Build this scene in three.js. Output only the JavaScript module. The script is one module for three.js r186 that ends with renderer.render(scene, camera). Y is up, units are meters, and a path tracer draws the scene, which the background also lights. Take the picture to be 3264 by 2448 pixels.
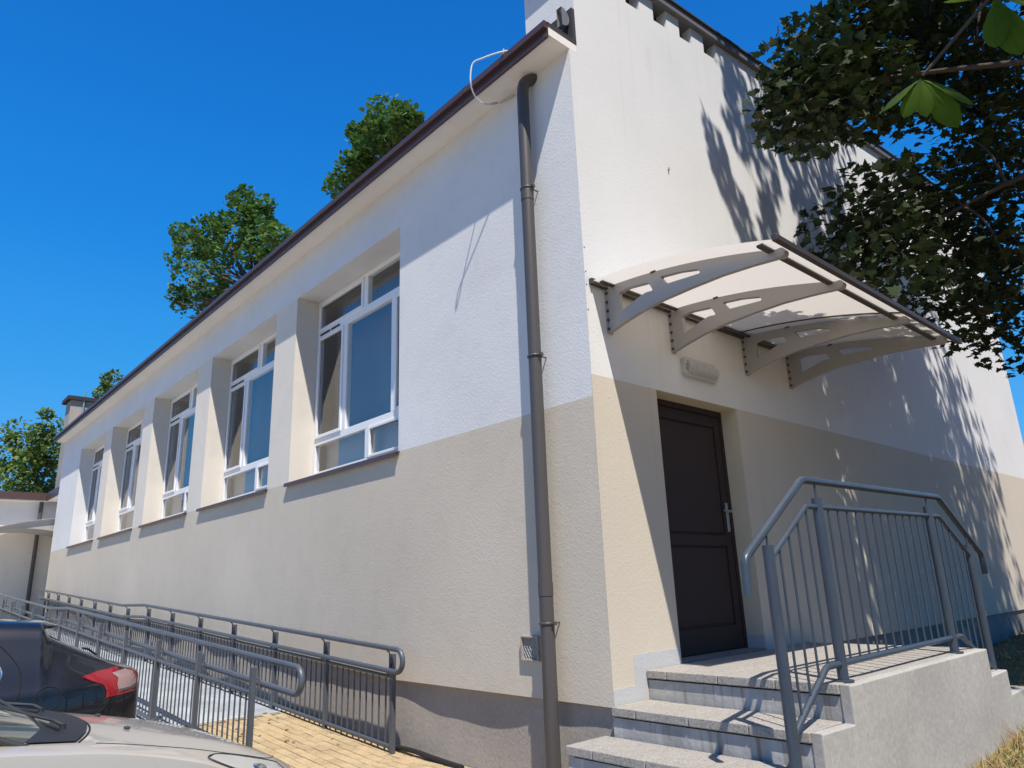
import * as THREE from 'three';
import { mergeGeometries, toCreasedNormals, mergeVertices } from 'three/addons/utils/BufferGeometryUtils.js';
import { RoundedBoxGeometry } from 'three/addons/geometries/RoundedBoxGeometry.js';
import { TessellateModifier } from 'three/addons/modifiers/TessellateModifier.js';

// ------------------------------------------------------------------ camera, sky, sun, exposure
const scene = new THREE.Scene();
const camera = new THREE.PerspectiveCamera(56.76, 1024 / 768, 0.05, 900);
camera.position.set(3.395, 1.095, 3.878);
camera.rotation.order = 'YXZ';
camera.rotation.set(0.27547, 0.83557, -0.03674);
scene.add(camera);

const EXPOSURE = 1.32;
const renderer = new THREE.WebGLRenderer({ antialias: true });
renderer.setSize(1024, 768);
renderer.toneMapping = THREE.LinearToneMapping;
renderer.toneMappingExposure = EXPOSURE;
renderer.shadowMap.enabled = true;

{ // clear summer sky: deep blue overhead, paler towards the horizon
  const w = 64, h = 128, d = new Float32Array(w * h * 4);
  const stops = [[-90, .22, .24, .25], [-3, .22, .30, .38], [0, .20, .39, .62], [7, .082, .335, .70], [15, .035, .268, .655], [25, .0125, .190, .58], [35, .0080, .144, .50], [45, .0065, .114, .43], [60, .006, .092, .365], [90, .006, .081, .325]];
  for (let j = 0; j < h; j++) {
    const e = ((j + .5) / h - .5) * 180;
    let k = 0; while (k < stops.length - 2 && e > stops[k + 1][0]) k++;
    const a = stops[k], b = stops[k + 1], t = THREE.MathUtils.clamp((e - a[0]) / (b[0] - a[0]), 0, 1);
    for (let i = 0; i < w; i++) { const o = (j * w + i) * 4; for (let c = 0; c < 3; c++) d[o + c] = a[c + 1] + (b[c + 1] - a[c + 1]) * t; d[o + 3] = 1; }
  }
  const sky = new THREE.DataTexture(d, w, h, THREE.RGBAFormat, THREE.FloatType);
  sky.mapping = THREE.EquirectangularReflectionMapping; sky.magFilter = sky.minFilter = THREE.LinearFilter; sky.needsUpdate = true;
  scene.background = sky; scene.environment = sky;
}
const SUN = new THREE.Vector3(1.85, 3.75, 1).normalize();
const sun = new THREE.DirectionalLight(new THREE.Color(1, .935, .84), 5);
sun.position.copy(SUN).multiplyScalar(60); sun.castShadow = true; sun.shadow.mapSize.set(4096, 4096);
Object.assign(sun.shadow.camera, { left: -30, right: 30, top: 30, bottom: -30, near: 1, far: 140 });
scene.add(sun, sun.target);

// ------------------------------------------------------------------ helpers
let seed = 12345;
const rnd = () => { seed = (seed * 1664525 + 1013904223) >>> 0; return seed / 4294967296; };
const rr = (a, b) => a + (b - a) * rnd();
const V = (x, y, z) => new THREE.Vector3(x, y, z);
const lin = (r, g, b) => new THREE.Color().setRGB(r, g, b);
const taken = {};
function numbered(n) { if (!(n in taken)) { taken[n] = 0; return n; } taken[n]++; return n + '_' + String(taken[n]).padStart(3, '0'); }
function tag(o, label, category, group) { o.userData.label = label; o.userData.category = category; if (group) o.userData.group = group; return o; }
function thing(name, label, category, p = [0, 0, 0], group) {
  const o = new THREE.Group(); o.name = numbered(name); o.position.set(...p); scene.add(o); tag(o, label, category, group); o.userData.base = undefined; return o;
}
// geometries are written in world metres; a part is moved into its thing's own frame
function worldOf(o) { const p = V(0, 0, 0); while (o && o !== scene) { p.add(o.position); o = o.parent; } return p; }
function part(name, g, m, parent) {
  if (Array.isArray(g)) g = g.length > 1 ? merge(g) : g[0];
  const w = worldOf(parent); if (w.lengthSq() > 0) g.translate(-w.x, -w.y, -w.z);
  const o = new THREE.Mesh(g, m); o.name = name; parent.add(o); return o;
}
function setting(name, g, m) { const o = new THREE.Mesh(Array.isArray(g) ? merge(g) : g, m); o.name = numbered(name); o.userData.kind = 'structure'; scene.add(o); return o; }
function merge(gs) {
  return mergeGeometries(gs.map(g => { const q = g.index ? g.toNonIndexed() : g; for (const k of Object.keys(q.attributes)) if (!['position', 'normal', 'uv'].includes(k)) q.deleteAttribute(k); if (!q.attributes.uv) uvWorld(q); return q; }));
}
function uvWorld(g) { // uv in metres from the dominant direction of each face
  if (g.index) g = g.toNonIndexed();
  if (!g.attributes.normal) g.computeVertexNormals();
  const p = g.attributes.position, n = g.attributes.normal, uv = new Float32Array(p.count * 2);
  const fa = V(), fb = V(), fc = V(), fn = V();
  for (let i = 0; i < p.count; i += 3) {
    fa.fromBufferAttribute(p, i); fb.fromBufferAttribute(p, i + 1); fc.fromBufferAttribute(p, i + 2);
    fn.copy(fb).sub(fa).cross(fc.clone().sub(fa)); const ax = Math.abs(fn.x), ay = Math.abs(fn.y), az = Math.abs(fn.z);
    for (let k = 0; k < 3; k++) {
      const x = p.getX(i + k), y = p.getY(i + k), z = p.getZ(i + k); let u, v;
      if (ay >= ax && ay >= az) { u = x; v = -z; } else if (ax >= az) { u = -z; v = y; } else { u = x; v = y; }
      uv[(i + k) * 2] = u; uv[(i + k) * 2 + 1] = v;
    }
  }
  g.setAttribute('uv', new THREE.BufferAttribute(uv, 2)); return g;
}
function bx(x0, x1, y0, y1, z0, z1) { const g = new THREE.BoxGeometry(Math.abs(x1 - x0), Math.abs(y1 - y0), Math.abs(z1 - z0)); g.translate((x0 + x1) / 2, (y0 + y1) / 2, (z0 + z1) / 2); return uvWorld(g); }
function rbx(x0, x1, y0, y1, z0, z1, r = .006, seg = 2) { const g = new RoundedBoxGeometry(Math.abs(x1 - x0), Math.abs(y1 - y0), Math.abs(z1 - z0), seg, r); g.translate((x0 + x1) / 2, (y0 + y1) / 2, (z0 + z1) / 2); return uvWorld(g); }
function poly(pts, holes = []) {
  const s = new THREE.Shape(pts.map(p => new THREE.Vector2(p[0], p[1])));
  for (const h of holes) s.holes.push(new THREE.Path(h.map(p => new THREE.Vector2(p[0], p[1])))); return s;
}
// wall slab facing +z: outline in (x, y); back at z1 - t
function slabZ(pts, holes, z1, t, bevel = 0) { const g = new THREE.ExtrudeGeometry(poly(pts, holes), { depth: t, bevelEnabled: bevel > 0, bevelSize: bevel, bevelThickness: bevel, bevelSegments: 2, bevelOffset: -bevel }); g.translate(0, 0, z1 - t); return uvWorld(g); }
// wall slab facing +x: outline in (-z, y)
function slabX(pts, holes, x1, t, bevel = 0) { const g = new THREE.ExtrudeGeometry(poly(pts, holes), { depth: t, bevelEnabled: bevel > 0, bevelSize: bevel, bevelThickness: bevel, bevelSegments: 2, bevelOffset: -bevel }); g.rotateY(Math.PI / 2); g.translate(x1 - t, 0, 0); return uvWorld(g); }
function bar(a, b, r, seg = 10) { const d = b.clone().sub(a), L = d.length(); const g = new THREE.CylinderGeometry(r, r, L, seg); g.applyQuaternion(new THREE.Quaternion().setFromUnitVectors(V(0, 1, 0), d.normalize())); g.translate((a.x + b.x) / 2, (a.y + b.y) / 2, (a.z + b.z) / 2); return g; }
function cyl(x, y0, y1, z, r, seg = 16, r2 = r) { const g = new THREE.CylinderGeometry(r2, r, y1 - y0, seg); g.translate(x, (y0 + y1) / 2, z); return g; }
function tube(pts, r, seg = 10, n = 0, straight = true) { // tube through points, corners softened
  let c;
  if (straight) { c = new THREE.CurvePath(); for (let i = 0; i < pts.length - 1; i++) c.add(new THREE.LineCurve3(pts[i], pts[i + 1])); } else c = new THREE.CatmullRomCurve3(pts);
  if (straight) { // rounded corners
    const path = new THREE.CurvePath(), R = Math.max(r * 1.7, .012); let prev = pts[0].clone();
    for (let i = 1; i < pts.length - 1; i++) {
      const a = pts[i - 1].clone().sub(pts[i]), b = pts[i + 1].clone().sub(pts[i]); const ra = Math.min(R, a.length() * .45), rb = Math.min(R, b.length() * .45);
      const p1 = pts[i].clone().add(a.normalize().multiplyScalar(ra)), p2 = pts[i].clone().add(b.normalize().multiplyScalar(rb));
      path.add(new THREE.LineCurve3(prev, p1)); path.add(new THREE.QuadraticBezierCurve3(p1, pts[i].clone(), p2)); prev = p2;
    }
    path.add(new THREE.LineCurve3(prev, pts[pts.length - 1].clone()));
    const P = []; for (const cv of path.curves) { const k = cv.isLineCurve3 ? 1 : 5; for (let i = 0; i < k; i++) P.push(cv.getPoint(i / k)); } P.push(pts[pts.length - 1].clone());
    return sweep(P, r, seg);
  }
  const N = n || pts.length * 6; const P = []; for (let i = 0; i <= N; i++) P.push(c.getPoint(i / N)); return sweep(P, r, seg);
}
function sweep(P, r, seg, r2 = r) { // round section swept along a list of points, with end caps
  const pos = [], idx = []; let nrm = null;
  for (let i = 0; i < P.length; i++) {
    const t = (i === 0 ? P[1].clone().sub(P[0]) : i === P.length - 1 ? P[i].clone().sub(P[i - 1]) : P[i + 1].clone().sub(P[i]).normalize().add(P[i].clone().sub(P[i - 1]).normalize())).normalize();
    if (!nrm) { nrm = Math.abs(t.y) < .9 ? V(0, 1, 0) : V(1, 0, 0); } nrm.sub(t.clone().multiplyScalar(nrm.dot(t))).normalize();
    const b = t.clone().cross(nrm), R = r + (r2 - r) * i / (P.length - 1);
    for (let k = 0; k < seg; k++) { const a = k / seg * Math.PI * 2; const q = P[i].clone().addScaledVector(nrm, Math.cos(a) * R).addScaledVector(b, Math.sin(a) * R); pos.push(q.x, q.y, q.z); }
  }
  for (let i = 0; i < P.length - 1; i++) for (let k = 0; k < seg; k++) { const a = i * seg + k, b = i * seg + (k + 1) % seg, c = a + seg, d = b + seg; idx.push(a, c, b, b, c, d); }
  const L = P.length - 1; const c0 = pos.length / 3; pos.push(P[0].x, P[0].y, P[0].z, P[L].x, P[L].y, P[L].z);
  for (let k = 0; k < seg; k++) { idx.push(c0, k, (k + 1) % seg); idx.push(c0 + 1, L * seg + (k + 1) % seg, L * seg + k); }
  const g = new THREE.BufferGeometry(); g.setAttribute('position', new THREE.Float32BufferAttribute(pos, 3)); g.setIndex(idx);
  const q = toCreasedNormals(g, .9); return uvWorld(q);
}

// ------------------------------------------------------------------ textures (matter only: grain, speckle, stains)
const hash = (x, y, s) => { let h = (x * 374761393 + y * 668265263 + s * 2147483647) | 0; h = Math.imul(h ^ (h >>> 13), 1274126177); return ((h ^ (h >>> 16)) >>> 0) / 4294967296; };
function vnoise(x, y, per, s) { // tileable value noise
  const xi = Math.floor(x), yi = Math.floor(y), fx = x - xi, fy = y - yi, u = fx * fx * (3 - 2 * fx), v = fy * fy * (3 - 2 * fy); const m = (a) => ((a % per) + per) % per;
  const a = hash(m(xi), m(yi), s), b = hash(m(xi + 1), m(yi), s), c = hash(m(xi), m(yi + 1), s), d = hash(m(xi + 1), m(yi + 1), s);
  return a + (b - a) * u + (c - a) * v + (a - b - c + d) * u * v;
}
function fbm(u, v, f, oct, s) { let t = 0, w = 0, a = 1; for (let o = 0; o < oct; o++) { t += a * vnoise(u * f, v * f, f, s + o); w += a; a *= .5; f *= 2; } return t / w; }
function tex(n, metres, fn, srgb = false, metresV = metres) {
  const d = new Uint8Array(n * n * 4);
  for (let j = 0; j < n; j++) for (let i = 0; i < n; i++) { const c = fn(i / n, j / n, i, j); const o = (j * n + i) * 4; for (let k = 0; k < 3; k++) d[o + k] = Math.max(0, Math.min(255, Math.round((Array.isArray(c) ? c[k] : c) * 255))); d[o + 3] = 255; }
  const t = new THREE.DataTexture(d, n, n, THREE.RGBAFormat); t.wrapS = t.wrapT = THREE.RepeatWrapping; t.magFilter = THREE.LinearFilter; t.minFilter = THREE.LinearMipmapLinearFilter; t.generateMipmaps = true;
  if (srgb) t.colorSpace = THREE.SRGBColorSpace; t.repeat.set(1 / metres, 1 / metresV); t.needsUpdate = true; return t;
}
function again(t, m, mv = m) { const c = t.clone(); c.repeat.set(1 / m, 1 / mv); c.needsUpdate = true; return c; }
const T = {};
T.stucco = tex(1024, 1.1, (u, v) => { const a = fbm(u, v, 110, 3, 1), b = fbm(u + .05 * fbm(u, v, 24, 2, 9), v, 60, 2, 5); return .2 + .55 * a + .3 * (b > .5 ? (b - .5) * 2 : 0); });
T.wallTint = tex(512, 5.3, (u, v) => { const a = fbm(u, v, 4, 5, 21), b = fbm(u, v, 40, 2, 31); const c = .935 + .085 * a - .03 * (b > .62 ? b - .4 : 0); return [c, c * .998, c * .992]; }, true);
T.streak = tex(512, 3.1, (u, v) => { const a = fbm(u, v, 4, 4, 41), s = vnoise(u * 90, v * 3, 90, 44) * vnoise(u * 24, v * 2, 24, 47); const k = Math.max(0, s - .42) * 1.1; const c = .955 + .05 * a - k * .04; return [c, c * .997 - k * .012, c * .992 - k * .03]; }, true);
T.terrazzo = tex(1024, .55, (u, v) => { const a = fbm(u, v, 120, 2, 61), b = fbm(u, v, 90, 2, 71), l = fbm(u, v, 5, 3, 77); let c = .80 + .1 * l; if (a > .62) c = .95; if (b > .63) c = .73; return [c, c * .985, c * .965]; }, true);
T.concrete = tex(1024, 1.7, (u, v) => { const a = fbm(u, v, 6, 5, 81), b = fbm(u, v, 128, 2, 85); const c = .72 + .3 * a + .14 * (b - .5); return [c, c * .995, c * .98]; }, true);
T.plaster = tex(1024, 2.3, (u, v) => { const a = fbm(u, v, 5, 4, 181), b = fbm(u, v, 140, 2, 185), p = fbm(u, v, 22, 3, 187); const c = .86 + .1 * (a - .5) + .08 * (b - .5); return [c, c * .99, c * .975]; }, true);
T.concreteB = tex(512, .9, (u, v) => fbm(u, v, 40, 4, 91));
T.riser = tex(512, 1.35, (u, v) => { // drip marks and lime on the step faces
  const a = fbm(u, v, 8, 4, 101), s = vnoise(u * 44, v * 2.0, 44, 104) * .7 + vnoise(u * 110, v * 3, 110, 107) * .3, r = fbm(u, v, 5, 2, 109);
  const k = Math.max(0, s - .56) * 2.6 * (r > .45 ? 1 : .25), l = Math.max(0, .34 - s) * 1.2; const c = .8 + .24 * (a - .5);
  return [c + l * .3 - k * .2, c + l * .3 - k * .27, c + l * .32 - k * .34];
}, true);
T.soil = tex(1024, 2.6, (u, v) => { const a = fbm(u, v, 10, 5, 121), b = fbm(u, v, 90, 2, 125); return [.40 + .34 * a + .16 * b, .35 + .31 * a + .13 * b, .25 + .22 * a + .1 * b]; }, true);
T.fine = tex(512, .5, (u, v) => fbm(u, v, 60, 3, 131));
T.scuff = tex(512, 1.1, (u, v) => { const a = fbm(u, v, 6, 5, 141), b = fbm(u, v, 50, 3, 145); const c = .86 + .14 * a + .06 * (b - .5); return c; }, true);

const std = (o) => new THREE.MeshStandardMaterial(o);
const M = {};
M.white = std({ color: lin(.69, .695, .70), roughness: .95, map: T.wallTint, bumpMap: T.stucco, bumpScale: .0019 });
M.whiteS = std({ color: lin(.69, .695, .70), roughness: .95, map: T.streak, bumpMap: T.stucco, bumpScale: .0015 });
M.cream = std({ color: lin(.70, .655, .585), roughness: .95, map: T.wallTint, bumpMap: T.stucco, bumpScale: .0018 });
M.beige = std({ color: lin(.575, .515, .43), roughness: .95, map: T.wallTint, bumpMap: T.stucco, bumpScale: .0019 });
M.beigeS = std({ color: lin(.575, .515, .43), roughness: .95, map: T.streak, bumpMap: T.stucco, bumpScale: .0015 });
M.reveal = std({ color: lin(.64, .565, .43), roughness: .95, map: T.wallTint, bumpMap: T.stucco, bumpScale: .0015 });
M.plinth = std({ color: lin(.49, .455, .42), roughness: .95, map: T.plaster, bumpMap: T.concreteB, bumpScale: .002 });
M.greyPaint = std({ color: lin(.47, .48, .5), roughness: .92, map: T.wallTint, bumpMap: T.stucco, bumpScale: .0018 });
M.plinthShaded = std({ color: lin(.27, .275, .285), roughness: .92, map: T.concrete, bumpMap: T.concreteB, bumpScale: .004 });  // grey plinth paint with the tree shade put into its tone
M.soffit = std({ color: lin(.8, .76, .72), roughness: .95, map: T.wallTint });
M.brown = std({ color: lin(.085, .052, .05), roughness: .42, metalness: .1, bumpMap: T.fine, bumpScale: .0006 });
M.pipe = std({ color: lin(.072, .065, .063), roughness: .42, bumpMap: T.fine, bumpScale: .0004 });
M.zinc = std({ color: lin(.42, .43, .44), roughness: .4, metalness: .7 });
M.roofGrey = std({ color: lin(.13, .13, .14), roughness: .6 });
M.bitumen = std({ color: lin(.03, .03, .033), roughness: .9 });
M.pvc = std({ color: lin(.8, .8, .8), roughness: .3 });
M.gasket = std({ color: lin(.02, .02, .02), roughness: .7 });
M.glass = new THREE.MeshPhysicalMaterial({ color: lin(.93, .96, .96), roughness: 0, transmission: 1, thickness: 0, ior: 2.0, specularIntensity: 1 });
M.room = std({ color: lin(.3, .29, .27), roughness: 1 });
M.door = new THREE.MeshPhysicalMaterial({ color: lin(.047, .033, .031), roughness: .7, specularIntensity: .3, bumpMap: T.fine, bumpScale: .0004 });
M.steelGrey = std({ color: lin(.056, .075, .104), roughness: .38, metalness: .1, map: T.scuff, bumpMap: T.fine, bumpScale: .0004 });
M.ramprail = std({ color: lin(.10, .115, .14), roughness: .42, metalness: .2, map: T.scuff });
M.handle = std({ color: lin(.5, .5, .49), roughness: .3, metalness: .85 });
M.terrazzo = std({ color: lin(.44, .425, .405), roughness: .85, map: T.terrazzo, bumpMap: T.fine, bumpScale: .0015 });
M.riser = std({ color: lin(.60, .59, .57), roughness: .9, map: T.riser, bumpMap: T.concreteB, bumpScale: .0016 });
M.nosing = std({ color: lin(.58, .575, .565), roughness: .88, map: T.concrete, bumpMap: T.fine, bumpScale: .0012 });
M.sideConcrete = std({ color: lin(.54, .525, .495), roughness: .92, map: T.concrete, bumpMap: T.concreteB, bumpScale: .0012 });
T.sideW = tex(1024, 3.2, (u, v) => { const a = fbm(u, v, 7, 5, 81), b = fbm(u, v, 150, 2, 85), n = fbm(u, v, 9, 6, 601); const y = v > .885 ? (v - 1) * 3.2 : v < .2 ? v * 3.2 : 9; const along = u * 3.2; const line = -.33 + .09 * Math.max(0, along - 1.2) + .62 * (n - .5); let c = .86 + .12 * (a - .5) + .1 * (b - .5); const d = Math.max(0, Math.min(1, (line - y) * 9)) * (.55 + .9 * (b - .3)); return [c * (1 - .07 * d), c * (1 - .15 * d), c * (1 - .28 * d)]; }, true);
M.sideConcrete.map = T.sideW;
M.joint = std({ color: lin(.05, .048, .045), roughness: 1 });
M.poly = new THREE.MeshPhysicalMaterial({ color: lin(.80, .765, .735), roughness: 1, transmission: .45, thickness: 0 });
M.armPlastic = std({ color: lin(.34, .325, .31), roughness: .3 });
M.canopyRail = std({ color: lin(.07, .055, .05), roughness: .45, metalness: .2 });
M.lampBody = std({ color: lin(.5, .48, .45), roughness: .5 });
M.lampGlass = new THREE.MeshPhysicalMaterial({ color: lin(.8, .8, .78), roughness: .35, transmission: .6, thickness: 0 });
M.cable = std({ color: lin(.72, .74, .76), roughness: .5 });
M.black = std({ color: lin(.014, .014, .015), roughness: .6 });
M.rubber = std({ color: lin(.02, .02, .021), roughness: .85 });
M.ground = std({ color: lin(.62, .55, .42), roughness: 1, map: T.soil, bumpMap: T.concreteB, bumpScale: .02 });
M.yard = std({ color: lin(.56, .535, .50), roughness: .95, map: T.concrete, bumpMap: T.concreteB, bumpScale: .004 });
M.ramp = std({ color: lin(.43, .48, .53), roughness: .92, map: T.concrete, bumpMap: T.concreteB, bumpScale: .003 });
M.sand = std({ color: lin(.26, .2, .12), roughness: 1, map: T.soil });
M.pavers = [[.52, .40, .235], [.55, .43, .265], [.47, .36, .215], [.56, .42, .25]].map(c => std({ color: lin(...c), roughness: .95, map: T.concrete, bumpMap: T.concreteB, bumpScale: .002 }));
M.bark = std({ color: lin(.07, .055, .042), roughness: 1, bumpMap: T.concreteB, bumpScale: .01 });

// ------------------------------------------------------------------ the lie of the land
const RS = .0527; // slope of the ramp
const rampY = x => x > -2.4 ? -.31 : x > -10.2 ? -.31 + RS * (-2.4 - x) : x > -11.6 ? .101 : x > -19.9 ? .101 + RS * (-11.6 - x) : .538;
function landY(x, z) {
  let y = z > 0 ? -.31 - .07 * Math.min(z, 2) : -.31 - .052 * Math.max(z, -10.5);
  if (x < 0 && z <= 0) y = -.36;
  if (z < -10.5) y += .0;
  return y;
}
{ // ground: one sheet to the horizon, finer near the building
  const ax = [-420, -200, -90, -50, -30, -20, -10, -5, -2, -.3, .02, .5, 1, 1.5, 2, 2.5, 3, 4, 5, 7, 10, 14, 20, 40, 90, 200, 420], az = [-420, -200, -90, -40, -20, -14, -10.5, -9, -8, -7, -6, -5, -4, -3, -2, -1, 0, .5, 1, 1.5, 2, 3, 5, 8, 14, 30, 70, 160, 420];
  const pos = [], uv = [], idx = [];
  for (const z of az) for (const x of ax) { pos.push(x, landY(x, z) - .012 + (x > 0 && z < -.5 && z > -12 && x < 6 ? (vnoise(x * 3 + 40, z * 3 + 90, 999, 3) - .5) * .05 : 0), z); uv.push(x, -z); }
  const n = ax.length; for (let j = 0; j < az.length - 1; j++) for (let i = 0; i < n - 1; i++) { const a = j * n + i; idx.push(a, a + n, a + 1, a + 1, a + n, a + n + 1); }
  const g = new THREE.BufferGeometry(); g.setAttribute('position', new THREE.Float32BufferAttribute(pos, 3)); g.setAttribute('uv', new THREE.Float32BufferAttribute(uv, 2)); g.setIndex(idx); g.computeVertexNormals();
  setting('ground', g, M.ground);
}
{ // concrete yard where the cars stand
  const g = new THREE.BufferGeometry(); const pos = [], uv = [], idx = []; const zs = [1.52, 2, 24], xs = [-60, -20, -5, 1.6, 5];
  for (const z of zs) for (const x of xs) { pos.push(x, landY(1, z) + .006, z); uv.push(x, -z); }
  for (let j = 0; j < zs.length - 1; j++) for (let i = 0; i < xs.length - 1; i++) { const a = j * xs.length + i; idx.push(a, a + xs.length, a + 1, a + 1, a + xs.length, a + xs.length + 1); }
  g.setAttribute('position', new THREE.Float32BufferAttribute(pos, 3)); g.setAttribute('uv', new THREE.Float32BufferAttribute(uv, 2)); g.setIndex(idx); g.computeVertexNormals();
  setting('yard_pavement', g, M.yard);
}
// paved path in yellow concrete pavers: 300 as pieces, the rest joined
const xGrey = -4.9;
{
  const bed = []; const xs = [xGrey, -2.4, 1.5];
  for (let i = 0; i < 2; i++) { const g = bx(xs[i], xs[i + 1], -.04, 0, -.045, 1.5); const p = g.attributes.position; for (let k = 0; k < p.count; k++) p.setY(k, p.getY(k) + rampY(p.getX(k)) - .012); bed.push(g); }
  const path = setting('paved_path', bed, M.sand);
  const list = []; const PX = .2, PZ = .1;
  for (let j = 0; j < 15; j++) for (let i = 0; i < 33; i++) {
    const x = xGrey + .1 + i * PX + (j % 2 ? .1 : 0) - .04, z = -.01 + j * PZ; if (x + .1 > 1.5 || x - .1 < xGrey) continue;
    if (x > -.12 && z < .5) continue;
    list.push({ x, z, d: Math.abs(x + 3) * .5 + Math.abs(z - .45) });
  }
  list.sort((a, b) => a.d - b.d);
  const base = new RoundedBoxGeometry(.191, .05, .091, 1, .007); const gs = [0, 1, 2].map(k => { const g = uvWorld(base.clone()); const u = g.attributes.uv; for (let i = 0; i < u.count; i++) u.setXY(i, u.getX(i) + k * .37, u.getY(i) + k * .61); return g; });
  const rest = [];
  list.forEach((p, n) => {
    const y = rampY(p.x) - .022 + rr(-.0025, .0025), tilt = p.x < -2.4 ? Math.atan(-RS) : 0; const g = gs[Math.floor(rnd() * 3)], m = M.pavers[Math.floor(rnd() * 4)];
    if (n < 300) { const o = new THREE.Mesh(g, m); o.name = 'paver'; o.position.set(p.x, y, p.z); o.rotation.set(rr(-.008, .008), rr(-.012, .012), tilt + rr(-.008, .008)); path.add(o); }
    else { const q = g.clone(); q.rotateZ(tilt); q.translate(p.x, y, p.z); rest.push(q); }
  });
  const o = new THREE.Mesh(merge(rest), M.pavers[1]); o.name = 'pavers'; o.userData.kind = 'stuff'; path.add(o);
  // dead leaves blown onto the path
}
{ // concrete ramp and the platform at its head
  const pr = [[xGrey, rampY(xGrey)], [-10.2, .101], [-11.6, .101], [-19.9, .538], [-28, .538], [-28, -.6], [xGrey, -.6]];
  const r = setting('ramp', slabZ(pr.slice().reverse(), [], 1.47, 1.515), M.ramp);
  const edge = new THREE.Mesh(bx(xGrey - .004, xGrey + .06, rampY(xGrey) - .05, rampY(xGrey) + .004, -.04, 1.47), M.nosing); edge.name = 'kerb_stone'; r.add(edge);
}

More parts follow.
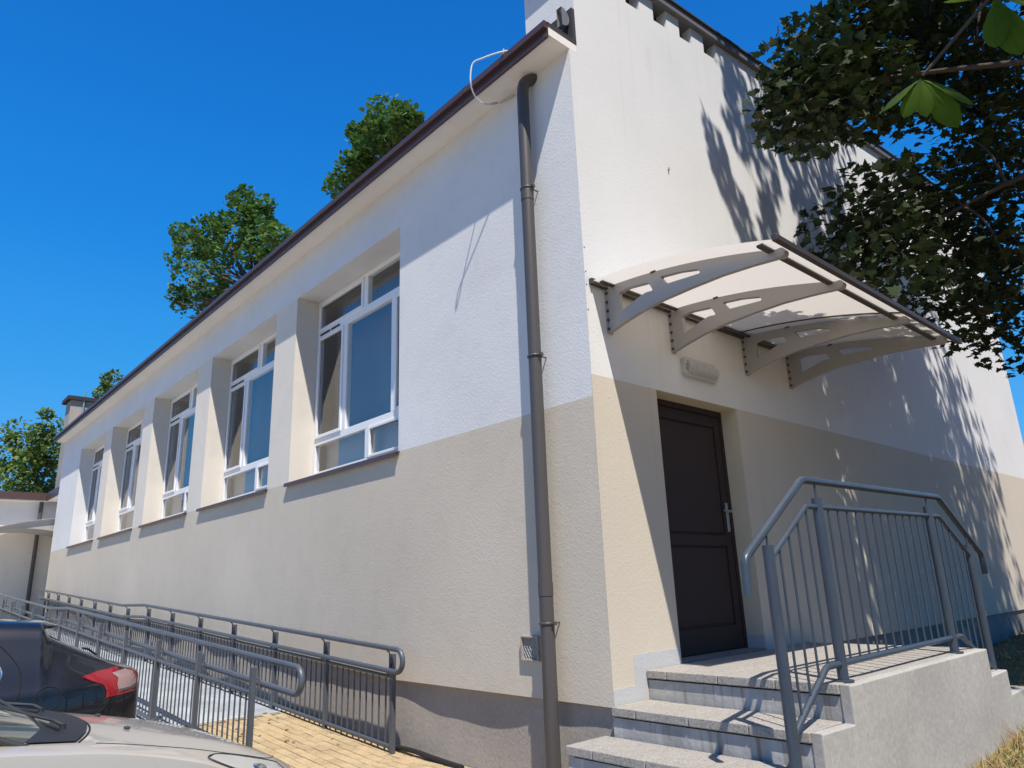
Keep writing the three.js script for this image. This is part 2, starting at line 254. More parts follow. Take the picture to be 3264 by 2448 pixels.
// ------------------------------------------------------------------ school building
const school = thing('school_building', 'long white and beige stuccoed building with tall recessed windows', 'building', [-10, -.31, -6]);
const WX = -2.64, WW = 2.53, WP = 3.185, WT = 4.95, WB = 2.43, XL = -20.22, YS = 5.53;
const wins = [0, 1, 2, 3, 4].map(i => [WX - i * WP - WW, WX - i * WP]);
{
  // long side: lower beige band with its bottom edge rising along the ramp
  part('wall', slabZ([[XL, 1.2], [-2.7, .287], [-.004, .287], [-.004, WB], [XL, WB]], [], 0, .4), M.beige, school).userData.label = 'beige lower wall of the long side';
  part('wall', bx(XL, -.004, WT, YS, -.4, 0), M.white, school);
  part('wall', bx(WX, -.004, WB, WT, -.4, 0), M.white, school);
  part('wall', bx(XL, wins[4][0], WB, WT, -.4, 0), M.white, school);
  for (let i = 0; i < 4; i++) part('pier', bx(wins[i + 1][1], wins[i][0], WB, WT, -.4, 0), M.cream, school);
  // uneven rendered plinth set back below
  const pg = new THREE.PlaneGeometry(20.2, 2.0, 200, 24); const p = pg.attributes.position;
  for (let i = 0; i < p.count; i++) { const x = p.getX(i) - 10.11, y = p.getY(i) + .35; const e = (vnoise(x * 1.5 + 50, y * 1.1 + 9, 999, 301) - .5) * .045 + (vnoise(x * 4 + 50, y * 3 + 9, 999, 305) - .5) * .008; p.setXYZ(i, x, y, -.052 + Math.max(-.03, Math.min(.03, e))); }
  pg.computeVertexNormals(); part('plinth', [uvWorld(pg), bx(XL, -.06, -.65, 1.3, -.4, -.13)], M.plinth, school);
  // right-hand face: sloping top, door opening, attic vents
  const DZ0 = .785, DZ1 = 2.0, DT = 2.6, DB = .47, LR = 12;
  const capB = z => 6.70 + .11 * z, vb = z => 6.46 + .115 * z;
  const vents = [[.42, .64], [.88, 1.10], [1.33, 1.56], [1.79, 2.02], [2.255, 2.51]].map(([a, b]) => [[a, vb(a)], [b, vb(b)], [b + .012, capB(b) + .05], [a + .012, capB(a) + .05]]);
  part('wall', slabX([[0, DT], [LR, DT], [LR, YS], [0, YS]], [], 0, .0035), M.whiteS, school);
  part('wall', slabX([[.4, DT], [LR, DT], [LR, YS], [.4, YS]], [], -.0036, .39), M.whiteS, school);
  part('attic_wall', slabX([[.1, YS], [LR, YS], [LR, capB(LR) + .07], [.1, capB(.1) + .07]], vents, 0, .12), M.whiteS, school);
  part('attic_wall', slabX([[.1, YS + .002], [LR, YS + .002], [LR, capB(LR) + .07], [.1, capB(.1) + .07]], [], -.55, .07), M.white, school);
  part('attic_wall', bx(-.549, -.121, YS + .003, capB(.1) + .06, -.17, -.1), M.white, school);
  part('attic_shade_sheet', slabX([[.18, YS + .01], [LR, YS + .01], [LR, capB(LR) + .06], [.18, capB(.18) + .06]], [], -.4, .02), M.bitumen, school);  // dark sheet added to stand for the shade deep behind the vents
  const lower = [[0, .287], [DZ0, .287], [DZ0, DT], [0, DT]];
  part('wall', slabX(lower, [], 0, .0035), M.beigeS, school);
  part('wall', slabX([[DZ0, .287], [DZ0, DT], [.4, DT], [.4, .287]], [], -.0036, .4), M.reveal, school);
  part('wall', slabX([[DZ1, .287], [2.85, .287], [2.85, .452], [LR, .452], [LR, DT], [DZ1, DT]], [], 0, .4), M.beigeS, school);
  part('door_reveal', [bx(-.2, -.003, DB, DT, -DZ1 + .003, -DZ1 - .001), bx(-.2, -.003, DT - .003, DT + .001, -DZ1, -DZ0)], M.reveal, school).userData.label = 'ochre painted sides of the door recess';
  part('plinth', [bx(-.4, -.03, -.6, .452, -LR, -2.7), bx(-.4, -.05, -.6, .3, -2.7, -.15)], M.plinthShaded, school).userData.label = 'grey plinth beside the grass, tone darkened for tree shade';
  // painted grey band that follows the steps
  for (const g of [[slabX([[.002, .29], [.36, .29], [.36, .46], [DZ0 - .002, .46], [DZ0 - .002, .602], [.237, .597], [.235, .402], [.002, .396]], [], .003, .0028)], [slabX([[DZ1 + .002, .47], [2.52, .47], [2.52, .607], [DZ1 + .002, .607]], [], .003, .0028), bx(-.19, -.002, .47, .606, -DZ1 + .003, -DZ1 + .006)]]) part('plinth_band', g, M.greyPaint, school);
  // inside of the classrooms
  part('room', [bx(XL, -.4, 1.0, 1.3, -6, -.41), bx(XL, -.42, 5.2, 5.4, -6, -.41), bx(XL, -.42, 1.3, 5.2, -6.2, -6), bx(XL, XL + .1, 1.3, 5.2, -6, -.41), bx(-.6, -.42, 1.3, 5.2, -6, -.41)], M.room, school);
  // back and far end
  part('wall', [bx(XL, -.61, -.4, YS, -7.2, -6.9), bx(XL, XL + .3, -.4, YS, -6.9, -.41)], M.white, school);
  // eaves: concrete slab with a brown sheet gutter edge
  part('soffit', bx(XL - .15, 0, YS + .002, 5.615, -.098, .25), M.soffit, school);
  part('roof', [bx(XL - .15, -.62, 5.62, 5.66, -7.4, .24), slabX([[.1, 5.7], [7.4, 5.9], [7.4, 5.67], [.1, 5.67]], [], -.62, 19.6)], M.bitumen, school);
  const eave = part('fascia', [bx(XL - .16, .002, 5.50, 5.63, .252, .262), bx(XL - .16, .002, 5.585, 5.645, .262, .305), bx(XL - .16, .002, 5.497, 5.528, .262, .284), bx(XL - .155, .004, 5.645, 5.652, -.1, .3)], M.brown, school);
  for (let i = 0; i < 10; i++) part('fascia_joint', bx(-1.1 - i * 2.02, -1.06 - i * 2.02, 5.585, 5.649, .3, .308), M.brown, eave);
  part('flashing', [bx(-.62, .003, 5.615, 5.66, -.098, .252), bx(-.64, .002, 5.661, 6.0, -.099, -.06)], M.bitumen, school).userData.label = 'dark bitumen upstand under the attic';
  { const s = new THREE.CylinderGeometry(.095, .095, .06, 24, 1, false, 0, Math.PI); s.rotateZ(Math.PI / 2); s.rotateX(-Math.PI / 2); s.translate(-.05, 5.87, .045); part('gutter_end', uvWorld(s), M.zinc, school); }
  // roof capping over the gable
  part('roof_cap', slabX([[-.0, capB(0)], [LR + .1, capB(LR + .1)], [LR + .1, capB(LR + .1) + .085], [0, capB(0) + .085]], [], .055, .76), M.roofGrey, school);
  part('roof_cap_edge', slabX([[-.01, capB(0) + .086], [LR + .12, capB(LR + .12) + .086], [LR + .12, capB(LR + .12) + .108], [-.01, capB(0) + .108]], [], .075, .8), M.bitumen, school);
  part('wall_hook', [bar(V(0, 4.856, -1.3), V(.014, 4.858, -1.3), .008), bar(V(.012, 4.872, -1.3), V(.014, 4.848, -1.3), .008)], M.plinth, school);
  [0, 1, 2, 3].forEach(i => { const g = new THREE.CylinderGeometry(.0055, .0055, .004, 8); g.rotateZ(Math.PI / 2); g.translate(.001, 3.12 + i * .16 + (i % 2) * .05, -.012 - i * .001); part('hole', g, M.joint, school); });
}
// windows ----------------------------------------------------------
const FZ = -.35;
function makeWindow(xl, xr, i) {
  const w = new THREE.Group(); w.name = 'window'; w.position.set(0, 0, 0); school.add(w);
  w.position.set((xl + xr) / 2 + 10, WB + .31, FZ + 6);
  const f = [], z0 = FZ - .035, z1 = FZ + .035, e = .002; const fb = (a, b, c, d, za = z0, zb = z1) => f.push(rbx(a, b, c, d, za, zb, .006, 1));
  const L = xl + e, R = xr - e, B = WB + .09, Tp = WT - e;
  fb(L, L + .06, B, Tp); fb(R - .06, R, B, Tp); fb(L + .06, R - .06, Tp - .06, Tp); fb(L + .06, R - .06, B, B + .055);
  const xm = (L + R) / 2, t1 = 4.40, t2 = 4.50, m1 = 2.925, m2 = 3.02; const a1 = xl + .78, a2 = xl + 1.92;
  fb(L + .06, R - .06, t1, t2); fb(L + .06, R - .06, m1, m2); fb(xm - .05, xm + .05, t2, Tp - .06); fb(a1 - .05, a1 + .05, m2, t1); fb(a2 - .05, a2 + .05, m2, t1); fb(xm + .05, xm + .15, B + .055, m1);
  // casements with their own frames
  const sash = (a, b, c, d, t = .045) => { fb(a, a + t, c, d, z1 - .012, z1 + .016); fb(b - t, b, c, d, z1 - .012, z1 + .016); fb(a + t, b - t, c, c + t, z1 - .012, z1 + .016); fb(a + t, b - t, d - t, d, z1 - .012, z1 + .016); };
  sash(L + .05, a1 - .04, m2 - .01, t1 + .01); sash(a2 + .04, R - .05, m2 - .01, t1 + .01); sash(L + .05, xm - .04, t2 - .01, Tp - .05); sash(xm + .14, R - .05, B + .045, m1 + .01, .035);
  part('frame', f, M.pvc, w);
  for (const [a, b, c, d, q] of [[L + .06, xm - .05, t2, Tp - .06, 0], [xm + .05, R - .06, t2, Tp - .06, 0], [L + .06, a1 - .05, m2, t1, 0], [a1 + .05, a2 - .05, m2, t1, 0], [a2 + .05, R - .06, m2, t1, 0], [L + .06, xm + .05, B + .055, m1, 0], [xm + .15, R - .06, B + .055, m1, 0]]) {
    part('pane', uvWorld(new THREE.PlaneGeometry(b - a, d - c).translate((a + b) / 2, (c + d) / 2, FZ + .008)), M.glass, w);
  }
  part('trickle_vent', [rbx(L + .1, L + .36, t1 + .035, t1 + .06, z1, z1 + .012, .003, 1), rbx(L + .4, L + .62, t1 + .035, t1 + .06, z1, z1 + .012, .003, 1)], M.gasket, w);
  // sheet-metal sill
  const s = slabX([[-.048, WB - .012], [.32, WB + .045], [.32, WB + .052], [-.05, WB - .004]], [], xr + .03 - e, xr - xl + .06 - 2 * e); // outline in (-z, y)
  part('sill', [s, bx(xl - .03 + e, xr + .03 - e, WB - .05, WB - .006, .045, .05), bx(xl + e, xr - e, WB, WB + .09, FZ - .03, FZ + .02)], M.brown, w);
  part('privacy_panel', bx(xl + .03, xr - .03, 2.35, 2.97, -.50, -.495), M.frosted, w);
  part('roller_blind', bx(xl - .1, xr + .1, 2.3, 5.0, -.66, -.655), M.blind, w);
  return w;
}
M.blind = std({ color: lin(.19, .195, .205), roughness: 1 });
M.frosted = std({ color: lin(.40, .385, .36), roughness: 1 });
wins.forEach(([a, b], i) => makeWindow(a, b, i));
// entrance door ----------------------------------------------------
{
  const d = new THREE.Group(); d.name = 'door'; school.add(d); d.position.set(10 - .18, .5 + .31, 6 - 1.39);
  const X = -.18;
  part('frame', [bx(X - .06, X + .012, .49, 2.597, -.845, -.787), bx(X - .06, X + .012, .49, 2.597, -1.998, -1.955), bx(X - .06, X + .012, 2.545, 2.596, -1.954, -.846)], M.door, d);
  const leafG = [bx(X - .05, X - .012, .505, 2.54, -1.952, -.848)];
  part('leaf', leafG, M.door, d);
  const st = [[.85, .505, 2.54, .97], [1.86, .505, 2.54, 1.95]];
  for (const [a, y0, y1, b] of st) part('stile', rbx(X - .014, X + .006, y0, y1, -b, -a, .004, 1), M.door, d);
  for (const [a, b] of [[.505, .70], [1.365, 1.455], [2.44, 2.54]]) part('rail', rbx(X - .014, X + .005, a, b, -1.861, -.969, .004, 1), M.door, d);
  part('panel', [rbx(X - .014, X + .002, .72, 1.345, -1.84, -.99, .008, 2)], M.door, d); part('panel', [rbx(X - .014, X + .002, 1.475, 2.42, -1.84, -.99, .008, 2)], M.door, d);
  const h = part('handle', [rbx(X + .004, X + .012, 1.487, 1.743, -1.938, -1.898, .004, 2), bar(V(X + .01, 1.665, -1.918), V(X + .055, 1.665, -1.918), .009), tube([V(X + .055, 1.665, -1.922), V(X + .056, 1.667, -1.86), V(X + .05, 1.668, -1.80)], .0095, 10)], M.handle, d);
  part('lock_cylinder', bar(V(X + .011, 1.55, -1.918), V(X + .02, 1.55, -1.918), .008), M.handle, h);
  part('threshold', bx(X - .06, .0, .47, .5, -1.998, -.787), M.plinthShaded, d);
}
// downpipe ---------------------------------------------------------
{
  const px = -.5, pz = .098, pr = .053;
  const dp = new THREE.Group(); dp.name = 'downpipe'; school.add(dp); dp.position.set(9.5, 0, 6.1);
  const P = [V(px + .05, 5.5, -.03), V(px + .04, 5.485, .03), V(px + .012, 5.44, .085), V(px, 5.36, pz), V(px, 3, pz), V(px, -.35, pz)];
  part('pipe', tube(P, pr, 20), M.pipe, dp);
  for (const y of [4.36, 2.85, .82]) {
    const t = new THREE.TorusGeometry(pr + .004, .006, 8, 24); t.rotateX(Math.PI / 2); t.scale(1, 1.6, 1); t.translate(px, y, pz);
    part('pipe_bracket', [uvWorld(t), bar(V(px + .03, y, pz - .03), V(px + .03, y, -.01), .006), rbx(px + pr, px + pr + .035, y - .014, y + .014, pz - .012, pz + .012, .003, 1), bar(V(px + pr + .02, y, pz - .022), V(px + pr + .02, y, pz + .022), .006)], M.pipe, dp);
  }
  for (const y of [4.30, 1.06]) part('pipe_joint', cyl(px, y - .05, y + .05, pz, pr + .0035, 20), M.pipe, dp);
}
{ // ventilation grille
  const g = new THREE.Group(); g.name = 'vent_grille'; school.add(g); g.position.set(10 - .78, .94, 6);
  part('grille_frame', [bx(-.872, -.862, .545, .72, 0, .03), bx(-.694, -.684, .545, .72, 0, .03), bx(-.862, -.694, .71, .72, 0, .03), bx(-.862, -.694, .545, .555, 0, .03), bx(-.862, -.694, .555, .71, .002, .008)], M.plinth, g);
  const b = []; for (let i = -5; i < 9; i++) { const c = -.862 + i * .028; for (const s of [1, -1]) { const pts = []; for (let t = 0; t <= 1.001; t += .125) { const y = .555 + .155 * t, x = (s > 0 ? c + .155 * t * .62 : c + .155 * (1 - t) * .62); if (x > -.862 && x < -.694) pts.push(V(x, y, .012)); } if (pts.length > 1) b.push(bar(pts[0], pts[pts.length - 1], .0022, 5)); } }
  part('mesh_bars', b, M.zinc, g);
}
tag(part('conduit', [tube([V(-2.62, -.27, .02), V(-2.3, -.268, .02), V(-2.0, -.285, .022), V(-1.62, -.297, .03)], .022, 10, 24, false), cyl(0, 0, .001, 0, .001)].slice(0, 1), M.black, scene), 'thin black plastic conduit lying along the foot of the plinth', 'conduit');
{ // white cable looping over the gutter
  const c = thing('antenna_cable', 'thin white cable looping out over the brown gutter edge', 'cable', [-.7, 5.6, .3]);
  part('cable', tube([V(-.2, 5.68, .1), V(-.46, 5.67, .27), V(-.54, 5.66, .34), V(-.65, 5.635, .42), V(-.73, 5.61, .47), V(-.762, 5.5, .48), V(-.782, 5.4, .46), V(-.84, 5.365, .36), V(-.87, 5.37, .25), V(-.91, 5.45, .12)], .0075, 8, 60, false), M.cable, c);
  part('clip', rbx(-.53, -.50, 5.645, 5.70, .28, .31, .004, 1), M.zinc, c);
  part('connector', [bar(V(-.91, 5.45, .12), V(-.86, 5.46, .07), .011), bar(V(-.85, 5.46, .06), V(-.70, 5.48, .015), .012)], M.zinc, c);
}

// ------------------------------------------------------------------ entrance stairs
{
  const s = thing('stair_block', 'grey concrete entrance steps with speckled slab treads on both ends', 'stairs', [.7, -.31, -1.5]);
  const X1 = 1.42, YL = .49, TH = .055;
  const lev = [[.49, -.36, -2.78], [.30, .035, -3.17], [.125, .42, -3.6], [-.05, .80, -4.0]];
  // core with steps at both ends
  const right = 3;
  const out = []; for (let i = 3; i >= 0; i--) out.push([-lev[i][1] + .012, i === 3 ? -.7 : lev[i + 1][0] - TH - .009], [-lev[i][1] + .012, lev[i][0] - TH - .011]);
  for (let i = 0; i < right; i++) out.push([-lev[i][2] - .012, lev[i][0] - TH - .011], [-lev[i][2] - .012, i === right - 1 ? -.7 : lev[i + 1][0] - TH - .009]);
  part('riser_block', slabX(out, [], X1 - .055, X1 - .055 - .004), M.riser, s).userData.label = 'step faces streaked with brown and white drips';
  // the lower steps run past the corner of the building
  part('riser_block', [bx(-.045, .003, -.7, .125 - TH, .012, .408), bx(-.045, .003, -.7, -.05 - TH, .41, .788)], M.riser, s);
  // side wall: outline stepped, standing a little proud
  const so = []; for (let i = 3; i >= 0; i--) so.push([-lev[i][1] + .004, i === 3 ? -.7 : lev[i + 1][0] - .012], [-lev[i][1] + .004, lev[i][0] - .004]);
  for (let i = 0; i < right; i++) so.push([-lev[i][2], lev[i][0] - .004], [-lev[i][2], i === right - 1 ? -.7 : lev[i + 1][0] - .012]);
  part('side_wall', slabX(so, [], X1, .05, .008), M.sideConcrete, s).userData.label = 'plain concrete side of the stairs';
  // slabs
  const W = .4;
  const row = (y, za, zb, x0, off, shift) => { let a = x0, k = 0; while (a < X1 - .056) { let b = Math.min(k === 0 ? x0 + off : a + W, X1 - .053); if (X1 - .053 - b < .12) b = X1 - .053; part('tread_slab', rbx(a + .0025, b - .0025, y - TH, y + rr(-.0012, .0012), zb + .003, za, .007, 2), M.terrazzo, s); a = b; k++; } };
  row(YL, -.352, -.76, .006, .17); for (let k = 0; k < 4; k++) row(YL, -.763 - k * .403, -.763 - (k + 1) * .403, .006, .17 + (k % 2) * .01); row(YL, -2.378, -2.788, .006, .17);
  row(.30, .043, -.345, .006, .2); row(.125, .428, .05, -.05, .22); row(-.05, .808, .435, -.05, .3);
  row(.30, -2.80, -3.178, .006, .2); row(.125, -3.19, -3.608, .006, .2);
}
// ------------------------------------------------------------------ stair railing
{
  const r = thing('stair_railing', 'blue-grey tubular railing with thin upright bars on the entrance steps', 'railing', [1.34, .49, -1.5]); const X = 1.34;
  const posts = [[.175, .125, 1.255], [-.487, .49, 1.545], [-2.352, .49, 1.575], [-3.13, .30, 1.285]];
  for (const [z, y0, y1] of posts) part('post', [cyl(X, y0, y1, z, .031, 18)], M.steelGrey, r);
  for (const [z, y0] of [posts[1], posts[2]]) part('base_plate', cyl(X, y0, y0 + .008, z, .058, 24), M.steelGrey, r);
  const hand = z => z > -.32 ? 1.65 - (z + .32) * (.45 / .74) : z > -2.626 ? 1.65 + (-.32 - z) * .006 : 1.664 - (-2.626 - z) * (.46 / .82);
  part('handrail', tube([V(X, 1.0, .435), V(X, 1.185, .425), V(X, 1.65, -.32), V(X, 1.664, -2.626), V(X, 1.21, -3.44), V(X, 1.045, -3.44)], .0235, 16), M.steelGrey, r);
  for (const [z, , y1] of posts) part('handrail_pin', bar(V(X, y1, z), V(X, hand(z) - .018, z), .0065, 8), M.steelGrey, r);
  const mid = z => z > -.335 ? 1.49 - (z + .335) * .62 : z > -2.56 ? 1.49 + (-.335 - z) * .008 : 1.508 - (-2.56 - z) * .56;
  const low = z => z > -.3 ? .585 - (z + .3) * .63 : z > -2.55 ? .585 + (-.3 - z) * .006 : .598 - (-2.55 - z) * .5;
  part('upper_rail', tube([V(X, mid(.16), .16), V(X, 1.49, -.335), V(X, 1.508, -2.56), V(X, mid(-3.11), -3.11)], .0165, 12), M.steelGrey, r);
  part('lower_rail', tube([V(X, low(.16), .16), V(X, .585, -.3), V(X, .598, -2.55), V(X, low(-3.11), -3.11)], .0185, 12), M.steelGrey, r);
  const bars = [.05, -.075, -.2, -.325]; for (let k = 1; k <= 13; k++) bars.push(-.487 - k * (1.865 / 14)); for (let k = 1; k <= 5; k++) bars.push(-2.352 - k * .13);
  for (const z of bars) part('upright_bar', bar(V(X, low(z) + .012, z), V(X, mid(z) - .01, z), .0075, 8), M.steelGrey, r);
}
// ------------------------------------------------------------------ ramp railings
function rampRailing(name, label, z, zin, x0, x1, phase, loopX) {
  const r = thing(name, label, 'railing', [x0, -.31, z], 'railings along the ramp');
  const yr = x => x > -2.4 ? rampY(-2.4) + .888 - RS * (x + 2.4) : x > -19.9 ? rampY(x) + .888 : rampY(-19.9) + .888; const MM = M.ramprail;
  const line = (dy, a, b) => { const P = [a]; for (const k of [-2.4, -10.2, -11.6, -19.9]) if (k < a - .05 && k > b + .05) P.push(k); P.push(b); return P.map(x => V(x, yr(x) + dy, 0)); };
  // handrail pair with a loop at the foot, carried on brackets
  const top = line(0, loopX - .095, x1).map(p => p.setZ(zin)), bot = line(-.19, loopX - .095, x1).map(p => p.setZ(zin)); const loop = [];
  const cy = (top[0].y + bot[0].y) / 2; for (let k = 0; k <= 10; k++) { const a = Math.PI / 2 - k / 10 * Math.PI; loop.push(V(loopX - .095 + Math.cos(a) * .095, cy + Math.sin(a) * .095, zin)); }
  part('handrail', sweep([...top.slice().reverse(), ...loop.slice(1, -1), ...bot], .0235, 12), MM, r);
  part('top_bar', sweep(line(-.255, x0, x1).map(p => p.setZ(z)), .017, 8), MM, r); part('bottom_bar', sweep(line(-.835, x0, x1).map(p => p.setZ(z)), .02, 8), MM, r);
  let n = 0; const posts = []; for (let x = x0; x > x1 - .01; x -= 1.262) posts.push(x);
  for (const x of posts) {
    part('post', rbx(x - .026, x + .026, Math.min(rampY(x), -.31 + (x < -2.4 ? RS * (-2.4 - x) : 0)) - .03, yr(x) - .055, z - .02, z + .02, .005, 1), MM, r);
    const s = Math.sign(zin - z), y = yr(x); part('rail_bracket', [tube([V(x, y - .15, z + s * .02), V(x, y - .15, zin - s * .03), V(x, y - .045, zin - s * .03), V(x, y - .022, zin)], .007, 6), tube([V(x, y - .15, zin - s * .03), V(x, y - .225, zin - s * .028), V(x, y - .212, zin)], .007, 6)], MM, r);
  }
  const barG = new THREE.BoxGeometry(.012, .58, .012); let count = 0; const rest = [];
  for (let i = 0; i < posts.length - 1; i++) for (let k = 1; k < 11; k++) {
    const x = posts[i] - k * 1.262 / 11, y = yr(x) - .545; if (count++ < 160) { const o = new THREE.Mesh(barG, MM); o.name = 'upright_bar'; o.position.set(x - r.position.x, y - r.position.y, 0); r.add(o); } 
  }
  return r;
}
rampRailing('ramp_railing', 'grey ramp railing running close along the beige wall', .11, .175, -2.53, -19.95, 0, -2.27);
rampRailing('ramp_railing', 'grey ramp railing on the yard side behind the parked cars', 1.38, 1.30, -2.60, -26.6, 0, -1.9);

// ------------------------------------------------------------------ door canopy
{
  const c = thing('door_canopy', 'translucent arched canopy on grey brackets above the brown door', 'canopy', [0, 3.2, -1.7]);
  const top = x => 3.362 - .035 * x - .088 * x * x; // arch of the sheet
  const sheet = (za, zb, lift) => { const N = 24, pos = [], idx = [], uv = []; const t = .005; for (let i = 0; i <= N; i++) { const x = .004 + 1.535 * i / N; for (const [z, y] of [[za, top(x) + lift], [zb, top(x) + lift], [zb, top(x) + lift + t], [za, top(x) + lift + t]]) { pos.push(x, y, z); uv.push(x, z); } } for (let i = 0; i < N; i++) for (let k = 0; k < 4; k++) { const a = i * 4 + k, b = i * 4 + (k + 1) % 4; idx.push(a, b, a + 4, b, b + 4, a + 4); } idx.push(0, 3, 1, 1, 3, 2, N * 4, N * 4 + 1, N * 4 + 3, N * 4 + 1, N * 4 + 2, N * 4 + 3); const g = new THREE.BufferGeometry(); g.setAttribute('position', new THREE.Float32BufferAttribute(pos, 3)); g.setIndex(idx); return uvWorld(toCreasedNormals(g, .6)); };
  // single skins so that light comes through as through one sheet
  const skin = (za, zb, lift) => { const g = new THREE.PlaneGeometry(1.535, Math.abs(zb - za), 28, 1); g.rotateX(-Math.PI / 2); const p = g.attributes.position; for (let i = 0; i < p.count; i++) { const x = p.getX(i) + .772; p.setXYZ(i, x, top(x) + lift, p.getZ(i) + (za + zb) / 2); } g.computeVertexNormals(); return g; };
  part('sheet', skin(-.055, -2.2, .002), M.poly, c); part('sheet', skin(-2.09, -3.36, .012), M.poly, c);
  const loX = [[0, 2.972], [.152, 3.01], [.321, 3.046], [.53, 3.074], [.784, 3.086], [1.03, 3.09], [1.25, 3.078], [1.46, 3.058]];
  const o = []; for (const p of loX) o.push(p); o.push([1.492, 3.066], [1.5, 3.09], [1.488, 3.118]); for (let k = 0; k <= 16; k++) { const x = 1.47 * (1 - k / 16); o.push([x, top(x) - .004]); }
  const round = (pts, r) => { const P = []; const n = pts.length; for (let i = 0; i < n; i++) { const a = new THREE.Vector2(...pts[(i + n - 1) % n]), b = new THREE.Vector2(...pts[i]), d = new THREE.Vector2(...pts[(i + 1) % n]); const u = a.clone().sub(b).setLength(r), v = d.clone().sub(b).setLength(r); for (let k = 0; k <= 3; k++) { const t = k / 3; P.push([b.x + u.x * (1 - t) * (1 - t) + v.x * t * t, b.y + u.y * (1 - t) * (1 - t) + v.y * t * t]); } } return P; };
  const holes = [round([[.138, 3.265], [.14, 3.11], [.36, 3.178], [.40, 3.185], [.46, 3.176], [.424, 3.252], [.228, 3.275]], .018), round([[.535, 3.258], [.585, 3.187], [.873, 3.166], [.86, 3.2], [.7, 3.238]], .014)];
  for (const z of [-.25, -1.085, -2.27, -3.14]) {
    const b = new THREE.Group(); b.name = 'bracket'; c.add(b); b.position.set(0, 0, z + 1.7);
    const g = slabZ(o, holes, z + .017, .034, .004); part('arm', g, M.armPlastic, b);
    part('wall_flange', rbx(.0, .012, 2.965, 3.35, z - .032, z + .032, .004, 1), M.armPlastic, b);
    part('bolt', [0, 1, 2, 3, 4].map(k => bar(V(.01, 3.0 + k * .075, z + .027), V(.026, 3.0 + k * .075, z + .027), .011, 8)), M.canopyRail, b);
    part('boss', bar(V(1.47, 3.088, z - .028), V(1.47, 3.088, z + .028), .032, 16), M.armPlastic, b);
    part('clip', rbx(.455, .50, top(.48) - .012, top(.48) + .001, z + .015, z + .03, .003, 1), M.canopyRail, b);
  }
  part('front_rail', [rbx(1.385, 1.43, top(1.4) - .03, top(1.4) - .012, -3.33, -.085, .004, 1)], M.canopyRail, c);
  part('edge_profile', [rbx(1.518, 1.556, top(1.54) - .012, top(1.54) + .03, -3.4, -.03, .006, 2)], M.canopyRail, c);
  part('wall_rail', [rbx(.0, .035, 3.335, 3.385, -3.4, -.04, .006, 1), rbx(.07, .105, top(.09) - .026, top(.09) - .008, -3.33, -.085, .004, 1)], M.canopyRail, c);
  part('joint_profile', (() => { const g = []; for (let k = 0; k < 14; k++) { const a = .03 + k * .107, b = a + .107; g.push(bar(V(a, top(a) - .006, -2.1), V(b, top(b) - .006, -2.1), .006, 6)); } return g; })(), M.canopyRail, c);
}
{ // bulkhead lamp
  const l = thing('bulkhead_lamp', 'pale ribbed bulkhead wall lamp above the door', 'lamp', [0, 2.87, -1.42]);
  part('housing', slabX([[1.175, 2.80], [1.175, 2.935], [1.21, 2.955], [1.645, 2.955], [1.68, 2.935], [1.68, 2.80], [1.645, 2.785], [1.21, 2.785]], [], .035, .035, .006), M.lampBody, l);
  const pr = []; for (let k = 0; k <= 8; k++) { const a = k / 8 * Math.PI; pr.push([.035 + Math.sin(a) * .055, 2.865 + Math.cos(a) * .062]); } const g = new THREE.ExtrudeGeometry(poly(pr), { depth: .4, bevelEnabled: true, bevelSize: .012, bevelThickness: .02, bevelSegments: 2, bevelOffset: -.012 }); g.translate(0, 0, -1.63); part('cover', uvWorld(g), M.lampGlass, l);
  part('rib', [0, 1, 2, 3, 4, 5, 6, 7, 8].map(k => { const t = new THREE.TorusGeometry(.058, .004, 6, 12, Math.PI); t.rotateZ(-Math.PI / 2); t.scale(.95, 1.05, 1); t.translate(.036, 2.865, -1.25 - k * .042); return t; }), M.lampBody, l);
  part('tube', bar(V(.045, 2.865, -1.26), V(.045, 2.865, -1.6), .013, 12), M.pvc, l);
  for (const z of [-1.2, -1.655]) part('catch', rbx(.03, .06, 2.84, 2.885, z - .012, z + .012, .005, 1), M.plinth, l);
}
//@@CARS
// ------------------------------------------------------------------ cars
M.silver = new THREE.MeshPhysicalMaterial({ color: lin(.52, .48, .42), roughness: .45, metalness: .35, clearcoat: 1, clearcoatRoughness: .05 });
M.navy = new THREE.MeshPhysicalMaterial({ color: lin(.0022, .003, .0065), roughness: .4, metalness: .1, clearcoat: 1, clearcoatRoughness: .04 });
M.carGlass = new THREE.MeshPhysicalMaterial({ color: lin(.30, .34, .32), roughness: .02, transmission: .85, thickness: 0, ior: 1.6 });
M.tintGlass = new THREE.MeshPhysicalMaterial({ color: lin(.012, .013, .014), roughness: .03, clearcoat: 1, clearcoatRoughness: .02 });
M.redLens = new THREE.MeshPhysicalMaterial({ color: lin(.24, .008, .014), roughness: .12, clearcoat: 1, clearcoatRoughness: .03 });
M.clearLens = new THREE.MeshPhysicalMaterial({ color: lin(.36, .24, .23), roughness: .16, clearcoat: 1, clearcoatRoughness: .03, metalness: .3 });
M.lampLens = new THREE.MeshPhysicalMaterial({ color: lin(.6, .6, .57), roughness: .12, clearcoat: 1, clearcoatRoughness: .03, metalness: .35 });
M.chrome = std({ color: lin(.7, .7, .7), roughness: .15, metalness: 1 });
M.trim = std({ color: lin(.03, .03, .032), roughness: .6 });
M.gap = std({ color: lin(.006, .006, .006), roughness: .9 });
M.cabin = std({ color: lin(.05, .05, .052), roughness: .9 });
